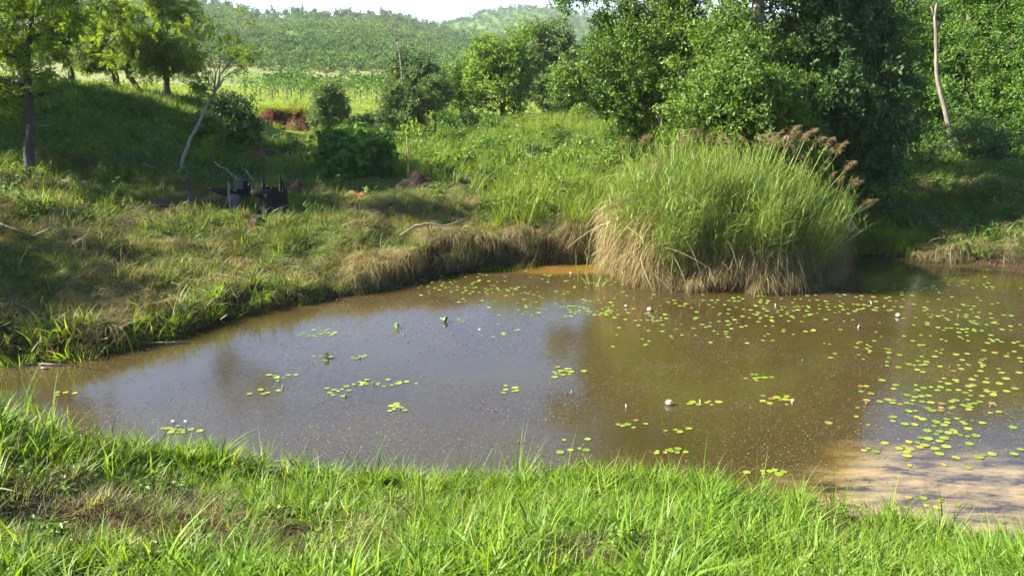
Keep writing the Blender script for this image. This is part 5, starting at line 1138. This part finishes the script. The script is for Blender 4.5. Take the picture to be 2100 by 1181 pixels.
def addpads(n, x0, x1, y0, y1, region, size=.062, clus=None):
    size *= .58; n = int(n*1.3)
    cs = [(RNG.uniform(x0, x1), RNG.uniform(y0, y1)) for _ in range(max(1, int(n/4.5)))]
    for k in range(n):
        c = cs[RNG.integers(len(cs))]; spread = (clus or 44)
        px = c[0]+RNG.normal(0, spread); py = c[1]+RNG.normal(0, spread*.22)
        if px > 2150 or px < -20: continue
        p = flat(px, py, .006); r = size*(.6+.6*RNG.random())
        if pond_sd(p[:1], p[1:2])[0] > -.08: continue
        if any((p[0]-q[0][0])**2+(p[1]-q[0][1])**2 < ((r+q[1])*.82)**2 for q in pads): continue
        pads.append((p, r, region))
addpads(75, 790, 1000, 566, 590, 'in the mat below the far earth bank', .055)
addpads(105, 990, 1260, 562, 640, 'in the far water left of the reed clump', .055)
addpads(115, 1270, 1700, 608, 690, 'in the water in front of the reed clump', .06)
addpads(60, 1500, 1800, 600, 640, 'near the right foot of the reed clump', .06)
addpads(130, 1690, 2110, 615, 730, 'right of the reed clump before the shaded inlet', .06)
addpads(55, 1840, 2030, 562, 596, 'in the shade of the inlet', .055)
addpads(90, 1820, 2120, 730, 830, 'on the open water at the right side', .068)
addpads(75, 1740, 2120, 825, 930, 'just beyond the sandy shallows', .072)
addpads(16, 1820, 2100, 950, 1060, 'over the sandy shallows', .062)
for cx, cy, n, reg in [(570, 772, 4, 'in the loose group at the left of the sky reflection'), (545, 800, 3, 'below the loose group at the left of the sky reflection'), (748, 789, 6, 'in the row near the middle of the sky reflection'), (708, 806, 4, 'beside two buds in the sky reflection'), (822, 838, 4, 'in the small group nearest the middle of the near bank'),
                       (1047, 799, 3, 'in the pair right of the sky reflection'), (1163, 764, 6, 'in the cluster of five at the pond centre'), (1285, 870, 3, 'beside the pale bud near the white flower'), (1372, 925, 6, 'in the cluster near the near bank grass'), (1612, 818, 6, 'around the bud in the brown water'), (1547, 773, 4, 'in the flat isolated cluster of the brown water'),
                       (1196, 903, 1, 'alone near the tall tuft'), (1580, 968, 6, 'against the near bank grass at the right'), (1170, 925, 2, 'half hidden by the near bank grass'), (665, 680, 6, 'in the group beside the left shore'), (640, 690, 3, 'left of the group beside the left shore'), (668, 735, 4, 'around the dark bud in the sky reflection'), (740, 735, 3, 'right of the dark bud in the sky reflection'),
                       (365, 880, 5, 'near the bank grass at the left'), (125, 808, 3, 'alone at the far left of the pond'), (820, 785, 2, 'right of the row in the sky reflection'), (930, 660, 3, 'near the folded leaf in the sky reflection'), (1020, 685, 3, 'right end of the sky reflection'), (1440, 828, 3, 'right of the white flower'), (1400, 885, 2, 'in front of the white flower'), (1350, 980, 5, 'floating against the grass below the cluster'), (1230, 640, 5, 'in the line between sky reflection and reeds')]:
    addpads(n*2, cx-8, cx+8, cy-4, cy+4, reg, .058 if cy < 750 else .066, 17)
order = sorted(range(len(pads)), key=lambda i: -pads[i][1]/pads[i][0][1]**1.6)
big = set(order[:300]); rest = Geo()
MARKS = [(812, 670, 'folded leaf in the upper sky reflection'), (914, 657, 'round folded leaf in the sky reflection'), (668, 733, 'folded brown leaf in the sky reflection'), (765, 787, 'green bud ending the pad row'), (709, 811, 'green bud in the small pad group'),
         (573, 781, 'slim bud between the left pads'), (821, 838, 'brown bud near the near bank'), (1284, 832, 'pale pointed bud'), (371, 875, 'tiny twin white blooms'), (1167, 806, 'two buds at the pond centre'), (1371, 828, 'large white bloom'), (1331, 636, 'white bloom before the reeds'),
         (1283, 628, 'small white bloom before the reeds'), (1841, 648, 'white bloom on the open right water'), (983, 677, 'white bloom in the sky reflection'), (1170, 561, 'white bloom on the orange shallows'), (1624, 822, 'white topped bud in brown water'), (1645, 738, 'red bud on isolated pads'), (1760, 669, 'tall white bud'),
         (1775, 826, 'reddish bud beyond the shallows'), (2030, 832, 'red and white bud'), (1965, 648, 'dark bud on the far right water'), (1948, 752, 'pink bud on the right side'), (1787, 620, 'yellowish bud near the inlet'), (1435, 625, 'brown bud before the reeds'), (1590, 625, 'white bud at the reed foot'), (1240, 612, 'green bud left of the reeds'), (1140, 612, 'upright green bud on the far pads'), (920, 558, 'green tuft below the earth bank'), (1063, 945, 'tallest blades of the near bank'),
         (1372, 925, 'near pad cluster'), (1440, 985, 'slanting tuft of the near bank'), (1900, 575, 'shaded inlet water'), (1940, 1000, 'sandy shallows'), (125, 808, 'empty water at the far left')]
padname = {}; _b = {}
for i in sorted(big, key=lambda i: i):
    p = pads[i][0]; qx, qy = toimg(p[0], p[1], p[2]); m = min(MARKS, key=lambda m: (m[0]-qx)**2+((m[1]-qy)*2.2)**2)
    sx, sy = qx-m[0], (qy-m[1])*2.2; side = ('right of' if sx > 0 else 'left of') if abs(sx) > abs(sy) else ('in front of' if sy > 0 else 'behind')
    _b.setdefault((m[2], side), []).append((sx*sx+sy*sy, i))
for (mk, side), l in _b.items():
    for q, (_, i) in enumerate(sorted(l)): padname[i] = ('nearest' if q == 0 else ORD[min(q, 29)]+' nearest')+' lily pad '+side+' the '+mk
for i, (p, r, reg) in enumerate(pads):
    if i in big:
        o = link('lily_pad', padm[RNG.choice(6, p=[.25, .22, .2, .2, .09, .04])], None, p); o.scale = (r, r*.95, r); o.rotation_euler = (0, 0, RNG.random()*6.28)
        tag(o, padname[i], 'lily pad', 'lily pads '+reg)
    else:
        n = 8; a = np.linspace(0, 2*np.pi, n, endpoint=False)+RNG.random()
        rest.add(np.concatenate([[p+[0, 0, .004]], np.stack([p[0]+np.cos(a)*r, p[1]+np.sin(a)*r, p[2]+0*a], -1)]), None, [[0, 1+k, 1+(k+1) % n] for k in range(n)], RNG.random())
PADS2 = leafmat('small_pads', [(0, (.12, .22, .03)), (.6, (.19, .29, .045)), (1, (.28, .28, .07))], .1, .35, .5, 2, .2)
tag(link('small_lily_pads', rest.mesh('small_lily_pads', PADS2, False)), 'many tiny distant lily pads on the far water', 'lily pads', None, 'stuff')
def solidmat(name, col, rough=.5, tr=0):
    m, nt, nd, ln, out = newmat(name); pb = nd.new('ShaderNodeBsdfPrincipled'); nz = nd.new('ShaderNodeTexNoise'); nz.inputs['Scale'].default_value = 30
    r = ramp(nd, [(.3, tuple(c*.75 for c in col)), (.7, tuple(min(1, c*1.15) for c in col))]); ln.new(nz.outputs['Fac'], r.inputs[0]); ln.new(r.outputs[0], pb.inputs['Base Color'])
    pb.inputs['Roughness'].default_value = rough; ln.new(pb.outputs[0], out.inputs[0]); return m
PETAL = solidmat('white_petal', (.78, .74, .74), .5); BUDG = solidmat('bud_green', (.14, .16, .05), .5); BUDR = solidmat('bud_red', (.17, .09, .05), .5); FOLD = solidmat('folded_leaf', (.09, .17, .03), .4); YEL = solidmat('stamen', (.7, .45, .06))
def petals(g, n, L, W, el, c):
    a = np.linspace(0, 6.28, n, endpoint=False)+RNG.random(); d = np.stack([np.cos(a)*math.cos(el), np.sin(a)*math.cos(el), np.sin(el)+0*a], -1)
    nn = np.stack([-np.cos(a)*math.sin(el), -np.sin(a)*math.sin(el), np.cos(el)+0*a], -1); leafs(g, np.repeat(np.array([c]), n, 0)+d*.01, d, nn, np.full(n, L), np.full(n, W), fold=.3, droop=-.2)
def flower(px, py, s, label):
    c = flat(px, py, .015); t = empty('water_lily', c); t.scale = (s*.62, s*.62, s*.7); tag(t, label, 'water lily')
    g = Geo(); petals(g, 9, .075, .034, .25, (0, 0, 0)); petals(g, 8, .07, .030, .75, (0, 0, .005)); petals(g, 6, .055, .024, 1.15, (0, 0, .01)); link('petals', g.mesh('petals', PETAL), t)
    g = Geo(); tube(g, [(0, 0, 0), (0, 0, .025)], [.012, .008], 7, 0); link('stamens', g.mesh('stamens', YEL), t)
flower(1371, 828, 1.05, 'largest white water lily bloom, alone on the brown water'); flower(1331, 636, 1.0, 'white water lily among the pads in front of the reed clump'); flower(1283, 628, .6, 'small white bloom left of the one before the reeds')
flower(1841, 648, .95, 'white water lily on the open water right of the reed clump'); flower(983, 677, .6, 'white bloom in the sky reflection'); flower(354, 865, .55, 'tiny white bloom near the left bank grass, left one'); flower(380, 865, .5, 'tiny white bloom near the left bank grass, right one'); flower(1170, 561, .6, 'white bloom on the orange shallows')
def bud_geo(mat, h, r):
    g = Geo(); k = 7; t = np.linspace(0, 1, k); tube(g, np.stack([.15*h*t**2, 0*t, h*t-.015], -1), r*np.array([.35, .4, .9, 1.0, .8, .45, .05]), 7, 0); return g.mesh('bud', mat, True)
buds = [bud_geo(BUDG, .10, .02), bud_geo(BUDR, .085, .018), bud_geo(PETAL, .09, .014)]
fold_me = []
for k in range(2):
    g = Geo(); n = 8; a = np.linspace(-1.3, 1.3, n); V = np.concatenate([np.stack([np.sin(a)*.05, np.full(n, .012), .03+np.cos(a)*.055], -1), np.stack([np.sin(a)*.05, np.full(n, -.022), .02+np.cos(a)*.05], -1), [[0, 0, -.01]]])
    g.add(V, [[i, i+1, n+i+1, n+i] for i in range(n-1)], [[2*n, i+1, i] for i in range(n-1)]+[[2*n, n+i, n+i+1] for i in range(n-1)]); fold_me.append(g.mesh('folded_leaf', FOLD))
bl = [(812, 670, 3, 'folded dark green leaf in the upper sky reflection'), (914, 657, 3, 'round folded leaf right of the other in the sky reflection'), (668, 733, 3, 'folded brown green leaf on pads at the left of the sky reflection'), (765, 787, 0, 'green bud at the right end of the pad row'), (709, 811, 0, 'green bud in the middle of the small pad group'),
      (573, 781, 0, 'slim bud between the left pads'), (580, 795, 0, 'bent bud under the left pads'), (829, 686, 0, 'dark bud below the folded leaf'), (738, 732, 0, 'thin bud right of the folded brown leaf'), (821, 838, 1, 'brown bud lying on a pad near the near bank'), (1284, 832, 2, 'pale pointed bud left of the large white bloom'), (380, 882, 0, 'dark bud beside the pads at the left bank grass'),
      (1162, 806, 1, 'brown bud near the pond centre'), (1172, 805, 0, 'green bud near the pond centre'), (1436, 823, 2, 'short pale bud right of the large white bloom'), (926, 684, 1, 'reddish bud in the sky reflection'), (1063, 905, 1, 'tiny red bud above the tall tuft'), (1624, 822, 2, 'white topped bud amid pads in the brown water'), (1645, 738, 1, 'red bud on the isolated right pads'),
      (1760, 669, 2, 'tall white bud before the big pad raft'), (1775, 826, 1, 'reddish bud on pads beyond the shallows'), (2030, 832, 1, 'red and white bud on the big right pads'), (1965, 648, 0, 'dark bud at the far right water'), (1948, 752, 1, 'pink bud on the right side pads'),
      (1787, 620, 2, 'yellowish bud among the pads near the inlet'), (1435, 625, 1, 'brown bud among the pads before the reeds'), (1590, 625, 2, 'white bud under the reed clump foot'), (1240, 612, 0, 'green bud left of the reed clump'), (1140, 612, 0, 'upright green bud on the far pads'), (690, 614, 1, 'dark lump of leaf floating below the left bank')]
for px, py, ty, lab in bl:
    c = flat(px, py+3, .0)
    if ty == 3: o = link('folded_pad', fold_me[0], None, c); o.scale = (1.1, 1.1, 1.1); tag(o, lab, 'lily leaf')
    else: o = link('lily_bud', buds[ty], None, c); o.scale = (.6, .6, .68); tag(o, lab, 'lily bud')
    o.rotation_euler = (RNG.normal(0, .15), RNG.normal(0, .2), RNG.random()*6.28)
# floating litter
n = 24000; x = RNG.uniform(-11, 16, n); y = RNG.uniform(6.5, 19, n); k = (pond_sd(x, y) < -.02) & (RNG.random(n) < np.clip((fbm(x*.7+y*.2, y*1.1, 77)-.25)*2.4, .12, 1)); x, y = x[k], y[k]; n = len(x)
g = Geo(); a = RNG.random(n)*6.28; d = np.stack([np.cos(a), np.sin(a), 0*a], -1); leafs(g, np.stack([x, y, np.full(n, .004)], -1), d, np.tile([0, 0, 1.], (n, 1))+RNG.normal(0, .3, (n, 3)), .011+.024*RNG.random(n)**2, .008+.011*RNG.random(n), droop=-.1, fold=-.2)
LITTER = leafmat('floating_litter', [(0, (.03, .02, .01)), (.5, (.10, .07, .03)), (.8, (.28, .22, .11)), (1, (.5, .45, .34))], .1, .6, .4, 1, .1)
tag(link('floating_litter', g.mesh('floating_litter', LITTER)), 'specks of dead leaf and seed drifting on the brown water', 'litter', None, 'stuff')
# dead twigs and litter on the left shore
n = 420; P = shoreband(9000, -10, -2, 9.8, 16, .0, 1.0, lambda x, y, z, px, py: (px < 640)*.5)[:n]; n = len(P); g = Geo(); a = RNG.random(n)*6.28
for i in range(n):
    L = .12+.35*RNG.random(); dd = np.array([math.cos(a[i]), math.sin(a[i]), RNG.normal(0, .25)]); tube(g, wiggle(P[i]+[0, 0, .10]-dd*L/2, P[i]+[0, 0, .12]+dd*L/2, 4, .08), np.linspace(.006, .003, 4), 4, RNG.random(), False)
tag(link('twig_litter', g.mesh('twig_litter', G['straw'])), 'tangle of dead reed stalks and twigs along the left shore', 'litter', None, 'stuff')

# ------------------------------------------------------------------ air
HAZE = True
if HAZE:
    m, nt, nd, ln, out = newmat('haze'); pv = nd.new('ShaderNodeVolumePrincipled'); pv.inputs['Color'].default_value = (.86, .92, 1, 1); pv.inputs['Density'].default_value = .00017
    ln.new(pv.outputs[0], out.inputs['Volume'])
    x0, x1, y0, y1, z0, z1 = -2400, 2400, -60, 2700, -260, 140
    V = np.array([(x, y, z) for z in (z0, z1) for y in (y0, y1) for x in (x0, x1)]); q = [[0, 2, 3, 1], [4, 5, 7, 6], [0, 1, 5, 4], [2, 6, 7, 3], [0, 4, 6, 2], [1, 3, 7, 5]]
    tag(link('haze', mesh_np('haze', V, [q], m)), 'thin morning haze between the pond and the hills', 'haze', None, 'stuff')
print('OBJ', len(bpy.data.objects), 'pads', len(pads))
